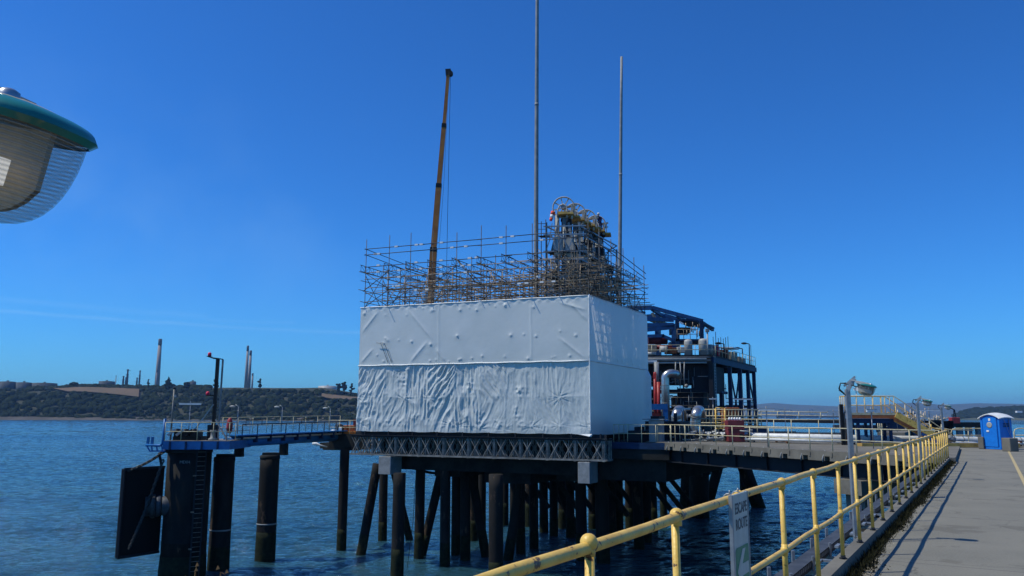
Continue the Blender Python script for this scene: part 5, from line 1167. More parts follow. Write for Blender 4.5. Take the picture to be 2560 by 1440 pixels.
for yy,mt in ((yn,'cream'),(yb,'yellow')):
    mb = MB(); mb.path([(x0,yy,zf+hr),(x1-.05,yy,zf+hr),(x1+.3,yy,zf+hr-.22),(x2-.1,yy,zg+hr-.05),(x2+.5,yy,zg+hr-.20),(x2+1.9,yy,zg+hr-.22)],.028,8); obj('handrail', mb, mt, t)
    mb = MB(); mb.path([(x0,yy,zf+.55),(x1,yy,zf+.55),(x2-.15,yy,zg+.5)],.024,8); obj('handrail', mb, mt, t)
    for x in (x0,x0+.5,x0+1.0,x0+1.5,x0+2.0,x0+2.5,x1-.05): obj('baluster', MB().tube((x,yy,zf),(x,yy,zf+hr),.026,8), mt, t)
    for f in (.25,.5,.75,1.0): q = P0_+(P1_-P0_)*f; obj('baluster', MB().tube((q.x,yy,q.z),(q.x,yy,q.z+hr+.02),.026,8), mt, t)
mb = MB(); mb.path([(x0,yn,zf+hr),(x0,yb,zf+hr)],.028,8); mb.path([(x0,yn,zf+.55),(x0,yb,zf+.55)],.024,8)
for k in range(1,4): mb.tube((x0,yn+.3*k,zf),(x0,yn+.3*k,zf+hr),.022,6)
obj('end_rail', mb, 'yellow', t)
c = at(2105,1050,48.2); t = thing('pipe_stand', 'dark upright riser pipe with a pale edge left of the yellow stairs', 'riser pipe', (c.x,48.2,.165))
obj('riser', MB().bar((c.x,48.2,.165),(c.x,48.2,2.55),.17,.17), 'black', t); obj('guard', MB().bar((c.x-.14,48.2,.9),(c.x-.14,48.2,2.5),.05,.06), 'lightgrey', t); obj('side_pipe', MB().path([(c.x+.16,48.3,.165),(c.x+.2,48.3,2.0),(c.x+.35,48.3,2.25),(c.x+.6,48.3,2.3)],.06,8), 'truss', t); obj('side_pipe', MB().tube((c.x+.38,48.4,.165),(c.x+.38,48.4,1.6),.12,10), 'rust', t)
# small lamp behind the stairs
def arm_lamp2(u,v,y,zb,lb,grp,side=1,mtl='teal'):
    c = at(u,v,y); t = thing('walkway_lamp', lb, 'lamp', (c.x,c.y,zb), grp)
    obj('pole', MB().path([(c.x,c.y,zb),(c.x,c.y,c.z-.25),(c.x+.03*side,c.y,c.z-.1),(c.x+.22*side,c.y,c.z+.06)],.032,6), 'grey', t)
    obj('head', MB().sphere((c.x+.38*side,c.y,c.z-.02),.17,10,6,(1,.8,.7)), mtl, t)
arm_lamp2(2116,958,56,.1,'dark arm lamp rising behind the near floodlight and yellow stairs','arm lamps')
strip_light(2140,975,52.5,.3,.1,'small strip light on a thin pole just behind the yellow stair landing')
for (u,v,y,L,lb,yw) in ((1916,1026,44.5,.85,'T shaped strip light on the trestle railing left of centre',0),(1962,1027,75,.95,'distant white strip light over the water right of the process deck',0),(2083,1031,72,1.0,'distant white strip light left of the yellow stairs',0),(2178,1028,43,.62,'strip light in front of the yellow stairs',.3),(2322,1027,60,1.55,'upper white strip light beside the third floodlight post',0),(2310,1046,62,1.35,'lower white strip light beside the third floodlight post',0),(1858,999,84,1.9,'broad white strip light in front of the right end of the process deck',0),(1782,998,80,.7,'short strip light in front of the dark corner columns',0),(1708,1023,62,1.1,'white strip light in front of the silver elbow pipes',0)):
    strip_light(u,v,y,L,.165 if y < 60 else -.2,lb,yw)
# red cabinets on the far side of the trestle
c = at(1840,1095,52.5); t = thing('hose_cabinet', 'dark red cabinet with white bundles on top behind the trestle railing', 'cabinet', (c.x,52.5,.165)); 
mb = MB(); mb.bbox((c.x-.55,52.3,.2),(c.x+.52,53.1,1.55),.02); obj('body', mb, 'maroon', t)
mb = MB(); 
for i in range(5): mb.sphere((c.x-.36+i*.17,52.6,1.64),.11,8,6,(.8,1,1))
obj('white_bundle', mb, 'white', t); obj('shelf', MB().box((c.x-.56,52.28,.95),(c.x+.53,52.3,.98)), 'black', t)
# grey machinery between
t = thing('valve_manifold', 'tangle of grey valves and small pipes on the trestle under the silver elbows', 'manifold', (12.2,54.2,.165)); mb = MB()
for i in range(34):
    x = 11.0+random.uniform(-.6,4.2); y = 54.5-(x-11)*.5+random.uniform(-.5,.5); z = random.uniform(.2,.9); L = random.uniform(.2,.9)
    mb.path([(x,y,z),(x+L,y-.2*L,z+rr(.1)),(x+L,y,z+rr(.4))],random.choice((.04,.06,.09)),8)
obj('pipes', mb, 'lightgrey', t)
mb = MB()
for i in range(12):
    x = 10.6+i*.42; y = 54.3-(x-11)*.5; mb.tube((x,y-.12,.55),(x,y+.12,.55),.16,10); mb.tube((x,y,.5),(x,y,1.0),.03,6)
obj('flanges', mb, 'darksteel', t)

# ------------------------------------------------------------------ process module on its own platform, behind right
K0 = Vector((22.35,90,0)); KL = Vector((-.985,.17,0)); KB = Vector((.48,.877,0))
kf = lambda p: K0+KL*p.x+KB*p.y+Vector((0,0,p.z))      # x to the left along the near face, y back along the right face
pm = thing('process_deck', 'dark blue and black steel process structure packed with vessels right of the enclosure', 'process structure', tuple(kf(Vector((6,8,-.3)))))
obj('base_slab', MB(kf).box((-4.5,-1.5,-1.9),(17,26,-.25)), 'darkconc', pm)
for (x,y,w_) in ((0,0,.46),(-.0,1.1,.36),(0,8.6,.42),(0,13.9,.46),(0,18.4,.42),(0,22.1,.42),(6.2,0,.40),(12.5,0,.45),(3.6,10,.4),(3.4,18,.4)):
    obj('column', MB(kf).box((x-w_/2,y-w_/2,-.25),(x+w_/2,y+w_/2,7.9)), 'navy' if y > 5 else 'darksteel', pm)
obj('main_deck', MB(kf).box((-.2,-.2,8.35),(15,22.4,8.6)), 'darksteel', pm)
for y in (-.28,7,14,22.0): obj('deck_beam', MB(kf).box((-.1,y,7.55),(15,y+.3,8.34)), 'darksteel' if y < 0 else 'navy', pm)
obj('deck_beam', MB(kf).box((-.35,-.1,7.72),(-.06,22.4,8.34)), 'navy', pm); obj('deck_beam', MB(kf).box((7,-.1,7.6),(7.3,22.4,8.30)), 'navy', pm)
for z in (8.3,7.95): obj('pipe_run', MB(kf).path([(-.1,-.45,z),(7,-.5,z+.01),(15,-.5,z)],.06,8), 'grey', pm)
for z,y in ((8.1,-.6),(7.7,-.5)): obj('pipe_run', MB(kf).path([(.3,y,z),(15,y,z)],.10,8), 'lightgrey', pm)
# X brace between the two big right columns
for p,q in (((0,8.9,7.2),(0,13.6,-.1)),((0,13.6,7.2),(0,8.9,-.1))): obj('brace', MB(kf).bar(p,q,.17,.17), 'navy', pm)
for p,q in (((0,18.5,7.4),(0,22,3)),((3.5,10,7),(3.5,18,0))): obj('brace', MB(kf).bar(p,q,.18,.18), 'navy', pm)
for (a,b,m) in (((.4,.6,4.6),(2.4,7.6,7.5),'darksteel'),((2.2,.5,5.3),(12.8,3.6,7.5),'black'),((1.2,1.0,-.2),(4.0,4.5,4.9),'rust'),((.3,.5,4.4),(13,6,4.75),'darksteel'),((4.5,3.5,-.2),(7.5,6.5,2.3),'navy'),((.3,0.3,1.55),(9.6,5,1.85),'navy'),((.4,15,3.0),(2.2,18,3.2),'darksteel'),((.4,9,-.2),(3.2,12.8,1.2),'darksteel'),((.2,18.9,2.9),(3,21.8,3.15),'darksteel'),((.2,5.2,4.4),(1.0,8.2,4.7),'navy')):
    obj('equipment_box', MB(kf).bbox(a,b,.04), 'darksteel' if m == 'rust' else m, pm)
for (x,y,r,z0,z1,m) in ((4.6,1.2,.85,-.2,2.7,'darksteel'),(8.0,4.5,.7,1.9,4.4,'navy'),(3.0,7.5,.8,-.2,4.0,'darksteel'),(6.0,8,.9,-.2,4.2,'rust')):
    obj('vessel', MB(kf).lathe((x,y,z0),[(r*.6,0),(r,.2),(r,z1-z0-.25),(r*.6,z1-z0)],18), m, pm)
mb = MB(kf)
for i in range(125):
    x = random.uniform(.3,13.5); y = random.uniform(.4,21); z = random.choice((random.uniform(-.1,4.3),random.uniform(2,7.4))); L = random.uniform(.5,3); r = random.choice((.04,.06,.09,.13))
    if y > 9 and random.random() < .6: continue
    k = random.random()
    if k < .45: mb.tube((x,y,z),(x,y,min(z+L,7.5)),r,7)
    elif k < .8: mb.tube((x,y,z),(x+L,y,z),r,7)
    else: mb.tube((x,y,z),(x,y+L,z),r,7)
o = obj('pipework', mb, 'darksteel', pm); o['kind'] = 'stuff'
mb = MB(kf)
for i in range(95):
    x = random.uniform(.3,11); y = random.uniform(-.2,1.2); z = random.uniform(-.1,6.5); L = random.uniform(.5,2); mb.tube((x,y,z),(x,y,z+L),random.choice((.03,.05)),6) if i%2 else mb.tube((x,y,z),(x+L,y,z),.04,6)
o = obj('pipework', mb, 'grey', pm); o['kind'] = 'stuff'
for (u,v0,v1) in ((1689,905,962),(1700,905,965),(1711,905,968)): p = at(u,v0,89.7); q = at(u,v1,89.7); obj('drop_pipe', MB().path([p,(p+q)/2+Vector((rr(.1),0,0)),q],.07,6), 'grey', pm)
for (u,v) in ((1660,955),(1725,1040),(1716,965)): p = at(u,v,89.5); obj('valve', MB().sphere(tuple(p),.22,10,6), 'grey', pm)
# red risers and grey riser at the left
for (u,r,m,y,v0,v1) in ((1637,.16,'red',88.6,930,1060),(1646,.21,'red',88.4,955,1060),(1641,.28,'grey',89.2,905,975)):
    p = at(u,v0,y); q = at(u+2,v1,y); obj('riser', MB().path([q,p],r,10), m, pm)
p = at(1636,945,88.6); obj('riser', MB().bar(p,p+Vector((.1,0,.5)),.3,.3), 'red', pm)
# railings and floors inside
for z,x0,x1,y in ((1.85,.4,9.4,-.05),(3.3,.5,5.5,.2)):
    mb = MB(kf)
    for h in (.55,1.1): mb.tube((x0,y,z+h),(x1,y,z+h),.03,6)
    n = int((x1-x0)/1.5)
    for i in range(n+1): mb.tube((x0+(x1-x0)*i/n,y,z),(x0+(x1-x0)*i/n,y,z+1.1),.03,6)
    obj('inner_railing', mb, 'tube', pm)
mb = MB(kf)
for h in (.55,1.1):
    mb.tube((-.25,-.3,8.62+h),(-.25,22.3,8.62+h),.03,6); mb.tube((-.25,-.3,8.62+h),(15,-.3,8.62+h),.035,6)
for i in range(16): mb.tube((-.25,-.3+i*1.5,8.6),(-.25,-.3+i*1.5,9.72),.03,6)
for x in (1.6,3.2,4.8,6.4,7.2,12,13.5): mb.tube((x,-.3,8.6),(x,-.3,9.72),.035,6)
obj('deck_railing', mb, 'cream', pm)
mb = MB(kf)
for i in range(9): 
    y = .6+i*1.15 if i < 7 else 12+i; obj('aerial_rod', MB(kf).tube((-.2,y,8.6),(-.2,y,random.uniform(10.6,11.5)),.035,5), 'darksteel', pm)

mb = MB(kf); mb.box((.8,8.7,2.9),(2.8,13.6,3.05))
obj('side_landing', mb, 'darksteel', pm); mb = MB(kf)
for h in (.5,1.0): mb.tube((.1,18.9,3.1+h),(.1,21.8,3.1+h),.04,6); mb.tube((3,18.9,3.1+h),(.1,18.9,3.1+h),.04,6)
for i in range(5): mb.tube((.1,18.9+i*.7,3.1),(.1,18.9+i*.7,4.2),.04,6)
obj('landing_rail', mb, 'darksteel', pm)
mb = MB(kf)                                                        # ladder with cage on the corner columns
for i in range(26): mb.bar((-.32,.15,-.1+i*.33),(-.32,.75,-.1+i*.33),.05,.05)
mb.bar((-.32,.15,-.2),(-.32,.15,8.5),.06,.06); mb.bar((-.32,.75,-.2),(-.32,.75,8.5),.06,.06); obj('ladder', mb, 'galv', pm)
# --- top: open blue portal frame
for (x,y,z1) in ((8.2,2.2,13.9),(7.8,6.5,13.4),(4.6,2.4,12.4),(13.6,2.2,13.8),(14.6,6,11.6)): obj('roof_column', MB(kf).box((x-.28,y-.28,8.6),(x+.28,y+.28,z1)), 'processblue', pm)
A1 = at(1590,774,94); A2 = at(1630,769,93.5); A3 = at(1757,803,93)
mb = MB(); mb.bar(A1-Vector((2,0,-.1)),A2,.5,.50); mb.bar(A2,A3,.45,.42); obj('rafter', mb, 'processblue', pm)
off = KB*4.4
mb = MB(); mb.bar(A1+off-Vector((2,0,.5)),A2+off-Vector((0,0,.4)),.4,.45); mb.bar(A2+off-Vector((0,0,.4)),A3+off-Vector((1.0,0,.3)),.4,.45); obj('rafter', mb, 'processblue', pm)
for k,(p,dn) in enumerate(((A2,0),(A2+(A3-A2)*.5,0),(A3,.0),(A1,0))): obj('purlin', MB().bar(p-Vector((0,0,.2)),p+off-Vector((0,0,.6)),.3,.35), 'processblue', pm)
for (v0,v1) in ((797,800),(813,812),(826,818)): p = at(1598,v0,92.8); q = at(1684,v1,92.8); obj('cross_beam', MB().bar(p,q,.35,.45), 'processblue', pm)
for (u0,v0,u1,v1) in ((1645,802,1688,818),(1600,812,1642,822),(1630,782,1640,800),(1600,790,1640,806)): obj('diagonal', MB().bar(at(u0,v0,92.9),at(u1,v1,92.9),.28,.3), 'tube', pm)
mb = MB(); mb.bar(at(1598,841,92.6),at(1660,839,92.6),.3,.35); mb.bar(at(1655,839,92.6),at(1700,858,92.6),.3,.35); mb.bar(at(1700,858,92.6),at(1725,862,92.6),.3,.3); obj('lower_rafter', mb, 'processblue', pm)
# roofed control housing on the right of the frame
B1 = at(1690,798,92.2); B2 = at(1730,797,92.2); B3 = at(1758,804,92.2); zb = at(1690,848,92.2).z
mb = MB(); dv = KB*5
top = [B1,B2,B3]; mb.add([p for p in top]+[p+dv-Vector((0,0,.2)) for p in top]+[p-Vector((0,0,.22)) for p in top]+[p+dv-Vector((0,0,.42)) for p in top],[(0,1,4,3),(1,2,5,4),(6,9,10,7),(7,10,11,8),(0,6,7,1),(1,7,8,2),(3,4,10,9),(4,5,11,10),(0,3,9,6),(2,8,11,5)]); obj('canopy_roof', mb, 'navy', pm)
mb = MB(); mb.box((B1.x,93.5,zb+.9),(B3.x-1.2,96.5,B1.z-.8)); obj('canopy_wall', mb, 'darksteel', pm)
mb = MB(); mb.box((B1.x-.1,91.9,zb-.25),(B3.x+.2,96.8,zb)); obj('canopy_floor', mb, 'navy', pm)
for x in (B1.x+.1,B3.x-.25): obj('roof_column', MB().box((x-.2,91.9,8.6),(x+.2,92.3,B1.z-.2)), 'navy', pm)
mb = MB()
for h in (.55,1.1): mb.tube((B1.x,91.8,zb+h),(B1.x+2.3,91.8,zb+h),.035,6)
for i in range(4): mb.tube((B1.x+i*.75,91.8,zb),(B1.x+i*.75,91.8,zb+1.1),.035,6)
for i in range(12): x = B1.x+random.uniform(1,2.8); z = zb+random.uniform(.1,1.4); mb.tube((x,92.2,z),(x,92.2,z+.6),.06,6)
obj('inner_railing', mb, 'tube', pm)
# tanks and drums on the main deck
for (u,v0,y,r,lb) in ((1721,849,91.2,.47,0),(1759,847,91.4,.55,0)):
    c = at(u,878,y); zt = at(u,v0,y).z; obj('tank', MB().lathe((c.x,y,8.6),[(r,0),(r,zt-8.9),(r*.92,zt-8.7),(r*.6,zt-8.6),(.1,zt-8.57)],22), 'lightgrey', pm)
obj('tank', MB().lathe((at(1772,870,93).x,93,8.6),[(.9,0),(.95,1.0),(.6,1.3),(.1,1.4)],18), 'grey', pm)
for (u0,u1,v,y,r,m) in ((1620,1668,852,94,.42,'maroon'),(1640,1680,868,92,.22,'maroon'),(1650,1668,873,91.2,.36,'lightgrey'),(1617,1640,884,91,.2,'lightgrey')):
    p = at(u0,v,y); q = at(u1,v,y); obj('drum', MB().tube(p,q,r,16), m, pm)
for (u0,u1,v0,v1,y,m) in ((1663,1690,870,885,91.5,'rust'),(1618,1640,862,880,92,'tube'),(1693,1712,868,882,91.5,'lightgrey'),(1780,1790,872,890,96,'maroon'),(1770,1784,868,884,97,'grey')):
    a_ = at(u0,v1,y); b_ = at(u1,v0,y); obj('equipment_box', MB().bbox((a_.x,y-.4,a_.z),(b_.x,y+.5,b_.z),.04), m, pm)
for (s,h,w_,m) in ((4.2,1.0,.9,'maroon'),(5.6,.7,1.2,'rust'),(8.4,1.2,.7,'rust'),(10.5,1.1,2.0,'tube'),(12.4,1.2,1.4,'tube'),(15,.8,1.2,'tube'),(17,.7,1.6,'grey')):
    obj('equipment_box', MB(kf).bbox((.2,s,8.6),(1.2,s+w_,8.6+h),.04), m, pm)
obj('canopy_roof', MB(kf).box((-.1,10.4,10.15),(1.6,13.6,10.28)), 'white', pm)
c = at(1793,872,93); obj('fire_cover', MB().lathe((c.x,93,8.6),[(.2,0),(.3,.3),(.28,1.1),(.1,1.4)],12), 'signal', pm)
mb = MB(); p = at(1612,866,89.8); q = at(1642,867,89.8)
for (u0,u1,v) in ((1617,1642,903),): obj('strip_lamp', MB().bar(at(u0,v,89.4),at(u1,v,89.4),.2,.2), 'white', pm)
obj('strip_lamp', MB().bar(at(1699,805,91.6),at(1708,810,91.6),.2,.15), 'white', pm)
# lamp posts on its deck
for (u0,v0,v1,y,hd,lb) in ((1811,888,860,97,-1,'hooded lamp post on the process deck, left of the three'),(1857,905,872,104,-1,'hooded lamp post on the process deck, middle of the three'),(1874,912,860,109,-1,'tall lamp post at the right end of the process deck')):
    p = at(u0,v0,y); q = at(u0-1,v1,y); t = thing('deck_lamp', lb, 'lamp post', (p.x,y,8.6), 'lamp posts on the process deck')
    obj('pole', MB().tube((p.x,y,8.6),q,.07,8), 'darksteel', t); mb = MB(); mb.bar(q,q+Vector((-.5,0,.1)),.1,.1); mb.sphere(tuple(q+Vector((-.7,0,.08))),.3,10,6,(1.4,1,.5)); obj('head', mb, 'darksteel', t)
p = at(1768,890,90); t = thing('deck_lamp', 'pale straight post on the near corner of the process deck', 'lamp post', (p.x,89.6,8.6), 'lamp posts on the process deck'); obj('pole', MB().tube((p.x,89.6,8.6),(p.x,89.6,at(1766,830,89.6).z),.09,8), 'lightgrey', t); obj('head', MB().box((p.x-.2,89.4,at(1766,830,89.6).z),(p.x+.2,89.8,at(1766,822,89.6).z)), 'grey', t)
# big silver lagged pipes
c0 = at(1664,950,87); t = thing('silver_riser', 'tall silver lagged riser pipe with rounded elbow at the left of the process structure', 'pipe', (c0.x,87,-.2))
zt = at(1670,934,87).z
pts = [(c0.x-.10,87,-.25),(c0.x-.05,87,zt-1.2)]+[(c0.x-.05+.75-.75*math.cos(a),87+.3*math.sin(a)*0,zt-.5+.55*math.sin(a)) for a in [R(x) for x in range(0,91,15)]]+[(c0.x+1.3,87.6,zt+.0),(c0.x+1.8,89,zt-.1)]
obj('pipe', MB().path(pts,.44,20), 'silver', t)
for z in (zt-1.3,zt-3.2,zt-5): obj('band', MB().tube((c0.x-.08,87,z),(c0.x-.08,87,z+.06),.46,20), 'grey', t)
for k,(u,lb) in enumerate(((1700,'silver lagged elbow pipe curving down behind the trestle, left of the pair'),(1748,'silver lagged elbow pipe curving down behind the trestle, right of the pair'))):
    y = 68; pp = [at(u+5,1042,y+6),at(u+2,1028,y+3),at(u-3,1026,y+1),at(u-7,1034,y),at(u-9,1048,y),at(u-4,1067,y),at(u+10,1098,y)]
    if k: pp[-1] = at(u-1,1100,y); pp[-2] = at(u-9,1070,y)
    # smooth by Catmull-Rom
    sm = []
    for i in range(len(pp)-1):
        a,b,c,d = pp[max(i-1,0)],pp[i],pp[i+1],pp[min(i+2,len(pp)-1)]
        for s in range(5): s_ = s/5; sm.append(.5*((2*b)+(c-a)*s_+(2*a-5*b+4*c-d)*s_**2+(3*b-a-3*c+d)*s_**3))
    sm.append(pp[-1]); t = thing('elbow_pipe', lb, 'pipe', tuple(pp[-1]), 'silver elbow pipes'); obj('pipe', MB().path(sm,.43,18), 'silver', t)
    for i in range(6,len(sm)-2,4): d = (sm[i+1]-sm[i]).normalized(); obj('band', MB().tube(sm[i]-d*.03,sm[i]+d*.03,.445,18), 'grey', t)
# blue portal at lower left
t = thing('blue_portal', 'blue painted steel portal frame with diagonal stays beside the enclosure', 'portal frame', (at(1655,1060,80).x,80,.0)); 
xl = at(1612,1020,80).x; xr = at(1663,1020,80).x; zt = at(1640,1017,80).z
for x in (xl,xr): obj('post', MB().box((x-.22,79.8,-.25),(x+.22,80.2,zt+.25)), 'blue', t)
obj('beam', MB().box((xl-.2,79.78,zt-.28),(xr+.2,80.22,zt+.28)), 'blue', t); mb = MB(); mb.bar((xr-.2,79.7,.9),(xr-1.4,79.7,-.2),.1,.1); mb.bar((xl+.2,79.7,zt-.4),(xl+.9,79.7,zt-1.6),.2,.3); obj('stay', mb, 'lightgrey', t)
solo('maroon_locker', MB().box((xl+.5,80.5,.1),(xr-.4,81.2,zt-.6)), 'maroon', 'dark red panel frame seen through the blue portal', 'panel')
# cream railed stair platform and orange cabinet in front of the process deck
ya = 79
def pt(u,v,y=ya): return at(u,v,y)
t = thing('railed_platform', 'cream railed platform with ladder gate in front of the process structure', 'platform', tuple(pt(1820,1066)))
zl = pt(1800,1056).z; zh = pt(1800,1024).z; xa = pt(1741,1040).x; xb = pt(1903,1040).x
obj('floor', MB().box((xa,ya,zl-.5),(xb+.5,ya+4,zl-.3)), 'darkconc', t)
for z in (zh,zl+(zh-zl)*.50,zl-.05): obj('rail', MB().tube((xa,ya,z),(xb,ya,z),.055,8), 'cream', t)
for i in range(21):
    x = xa+(xb-xa)*i/20
    if 6 <= i <= 7: continue
    obj('baluster', MB().tube((x,ya,zl-.3),(x,ya,zh),.04,8), 'cream', t)
x = pt(1788,1040).x; mb = MB(); mb.path([(x,ya-.2,zh+.1),(x+.0,ya-.2,zl),(x+.2,ya-.2,zl-.8)],.08,8); mb.path([(x+.9,ya-.2,zh+.1),(x+.9,ya-.2,zl),(x+.7,ya-.2,zl-.8)],.08,8)
for k in range(6): mb.tube((x,ya-.2,zl-.6+k*.4),(x+.9,ya-.2,zl-.6+k*.4),.04,6)
obj('ladder_gate', mb, 'yellow', t)
a_ = pt(1812,1052,80.6); b_ = pt(1847,1019,80.6); t = thing('orange_cabinet', 'faded orange cabinet standing behind the cream railed platform', 'cabinet', (a_.x,80.6,a_.z)); obj('body', MB().bbox((a_.x,80.4,a_.z-.4),(b_.x,82,b_.z),.04), 'orange', t); mb = MB(); [mb.box((a_.x+.15+i*.35,80.36,a_.z),(a_.x+.2+i*.35,80.4,b_.z-.2)) for i in range(4)]; obj('ribs', mb, 'rust', t)
a_ = pt(1866,1092,72); solo('blue_skid', MB().bbox((a_.x,72,a_.z),(a_.x+1.9,73.5,a_.z+.85),.05), 'navy', 'dark blue low skid right of the dark red cabinet', 'skid')
# deck slab between trestle and process structure
mb = MB(); mb.prism([(10.5,58),(25.8,57.2),(26.5,62),(36,88),(14,90),(8,70)],-.6,.10); solo('link_deck', mb, 'darkconc', 'dark deck joining the trestle to the process structure', 'jetty deck')
# piles of that platform
for (u0,v0,u1,v1,r,lb) in ((1711,1266,1716,1160,.55,'slim upright pile under the process platform, leftmost'),(1748,1292,1748,1160,1.0,'broad upright pile under the process platform'),(1773,1250,1799,1155,.62,'raking pile leaning right under the process platform'),(1897,1270,1856,1155,.75,'raking pile leaning left at the right end of the process platform'),(1862,1245,1858,1155,.55,'upright pile beside the rightmost raking one')):
    b = water(u0,v0); q = at(u1,v1,b.y-2); k = (-1.9-b.z)/(q.z-b.z); pile(b,b+(q-b)*k,r,lb,'piles under the process platform')
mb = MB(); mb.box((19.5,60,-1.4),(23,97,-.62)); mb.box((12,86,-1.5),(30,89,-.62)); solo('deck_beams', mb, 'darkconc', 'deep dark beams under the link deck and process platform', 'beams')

# ------------------------------------------------------------------ distant jetty head, walkway and lamps
t = thing('distant_jetty', 'long black jetty head on broad grey piles far off left of the toilet', 'jetty', (138,250,WZ))
xa = at(2298,1054,250).x; xb = at(2470,1054,250).x
obj('deck', MB().box((xa,248,-1.3),(xb,262,.15)), 'black', t); obj('deck', MB().box((xa-22,250,-2.2),(xa,262,-.9)), 'darksteel', t)
for u in (2318,2345,2372,2398,2421,2446): x = at(u,1070,250).x; obj('pile', MB().tube((x,250,WZ-1),(x,250,-1.25),1.0,14), 'grey' if u > 2390 else 'darksteel', t)
mb = MB()
for i in range(60):
    u = random.uniform(2225,2365); y = random.uniform(238,262); p = at(u,1055,y); r = random.uniform(.12,.4); L = random.uniform(.6,2.4)
    k = random.random()
    if k < .4: mb.tube((p.x,y,-.3+random.uniform(.2,2.4)),(p.x+L,y,random.uniform(.2,2.2)),r,8)
    elif k < .7: mb.box((p.x,y,-.4),(p.x+L*.6,y+1,random.uniform(.5,2.2)))
    else: mb.tube((p.x,y,-.3),(p.x,y,random.uniform(2,4.5)),.15,6)
t2 = thing('far_manifold', 'beige pipes and manifolds crowding the distant jetty head', 'manifold', (120,250,0)); o = obj('pipework', mb, 'tubelight', t2); o['kind'] = 'stuff'
mb = MB()
for i in range(22):
    u = random.uniform(2240,2370); p = at(u,1060,240); mb.box((p.x,240,-1.5),(p.x+random.uniform(1,3),242,-.2+random.uniform(0,1.2)))
o = obj('dark_skids', mb, 'darksteel', t2); o['kind'] = 'stuff'
c = at(2386,1050,248); solo('red_pump', MB().bbox((c.x-1.3,247,-.2),(c.x+1.3,249,1.6),.1), 'red', 'small red machine on the distant jetty head', 'machine')
c = at(2385,1020,248); t = thing('jetty_tower', 'thin lattice mast with a lamp arm on the distant jetty head', 'mast', (c.x,248,0)); mb = MB(); mb.bar((c.x-.5,248,0),(c.x-.1,248,3.9),.2,.2); mb.bar((c.x+.5,248,0),(c.x+.1,248,3.9),.2,.2)
for i in range(6): mb.bar((c.x-.4,248,.2+i*.6),(c.x+.4,248,.6+i*.6),.1,.1)
obj('lattice', mb, 'darksteel', t); obj('arm', MB().bar((c.x+.2,248,3.8),(c.x-.9,248,4.4),.35,.25), 'darksteel', t)
c = at(2280,1027,240); solo('thin_aerial', MB().tube((c.x,240,-.5),(c.x,240,c.z+1.5),.10,6), 'darksteel', 'thin upright aerial beyond the row of little distant lamps', 'aerial')
wk = [(at(2226,1062,97).x,97),(at(2292,1050,165).x,165),(at(2310,1050,240).x,240)]
mb = MB(); 
for (x0,y0),(x1,y1) in zip(wk[:-1],wk[1:]): mb.bar((x0,y0,-.3),(x1,y1,-.3),3.0,.5)
for i in range(8): f = i/7; x = wk[0][0]+(wk[1][0]-wk[0][0])*f; y = 97+68*f; mb.tube((x,y,WZ-1),(x,y,-.4),.4,8)
solo('far_walkway', mb, 'concrete', 'thin distant walkway running out under the row of little lamps', 'walkway')
railing('far_railing',[(wk[0][0]-1.5,97,-.05),(wk[1][0]-1.5,165,-.05)],1.1,'pale yellow railing along the distant walkway','railing',post=3,r=.05)
for k,(u,y) in enumerate(((2236,100),(2251,113),(2262,126),(2270,139),(2278,152),(2286,165))):
    arm_lamp2(u+5,1033,y,-.1,('nearest','second','third','fourth','fifth','smallest and furthest')[k]+' of the little arched lamps on the distant walkway','arched lamps on the distant walkway',-1,'darksteel')
mb = MB(); p = at(2205,1048,110); mb.box((p.x,110,-.3),(p.x+3.0,112,1.1)); mb.bar((p.x+3.0,110,1.2),(p.x+5.2,110,-1.6),.8,.6); mb.box((p.x-2,111,.9),(p.x+3.2,113,1.35)); solo('blue_gangway', mb, 'navy', 'dark blue frame of a far gangway behind the yellow stairs', 'gangway')
railing('far_jetty_rail',[at(1893,1045,118),at(2108,1050,112)],1.0,'faint white railing of a walkway beyond the trestle left of the stairs','railing',post=3.3,r=.055)
for v in ((0)),: 
    p = at(1893,1045,118); q = at(2108,1050,112); solo('far_pipeway', MB().bar(p-Vector((6,0,.25)),q-Vector((0,0,.25)),2.2,.45), 'darksteel', 'dark distant pipeway over the water beyond the white pipes', 'walkway')

# ------------------------------------------------------------------ far shore
def skyl(u):   # pixel row of the ground line of the plateau
    return np.interp(u,[-400,0,90,180,350,520,700,800,890,1100,1500,1800],[962,962,962,957,957,955,953,955,966,978,1000,1036])
u_ax = np.linspace(-700,1640,240); ydist = np.array([1150,1162,1175,1200,1240,1290,1340,1400,1500,1800,2400])
UU_,KK = np.meshgrid(u_ax, np.arange(len(ydist))); XX = np.zeros_like(UU_); YY = np.zeros_like(UU_); ZZ = np.zeros_like(UU_)
for j,yd in enumerate(ydist):
    for i,u in enumerate(u_ax):
        x = (u-1280)/2000/1.02*1290; yy = yd+60*vnoise(np.array([x*.004+5]),np.array([.3]))[0]+max(0,(u-900))*.25
        top = (1034-skyl(u))/2000*1330+1.85-7
        f = np.interp(j,[0,1,2,3,4,5,6,7,8,9,10],[-.08,0,.02,.10,.34,.60,.78,1.0,1.0,.97,.9])
        XX[j,i] = x*yy/1290; YY[j,i] = yy; ZZ[j,i] = WZ+max(0,(top-WZ))*f if f >= 0 else WZ-3
ZZ += (fbm(XX*.012,YY*.02,4)-.5)*6*np.clip((KK-2)/3,0,1)
gridmesh('hillside',XX,YY,ZZ,'scrub','structure')
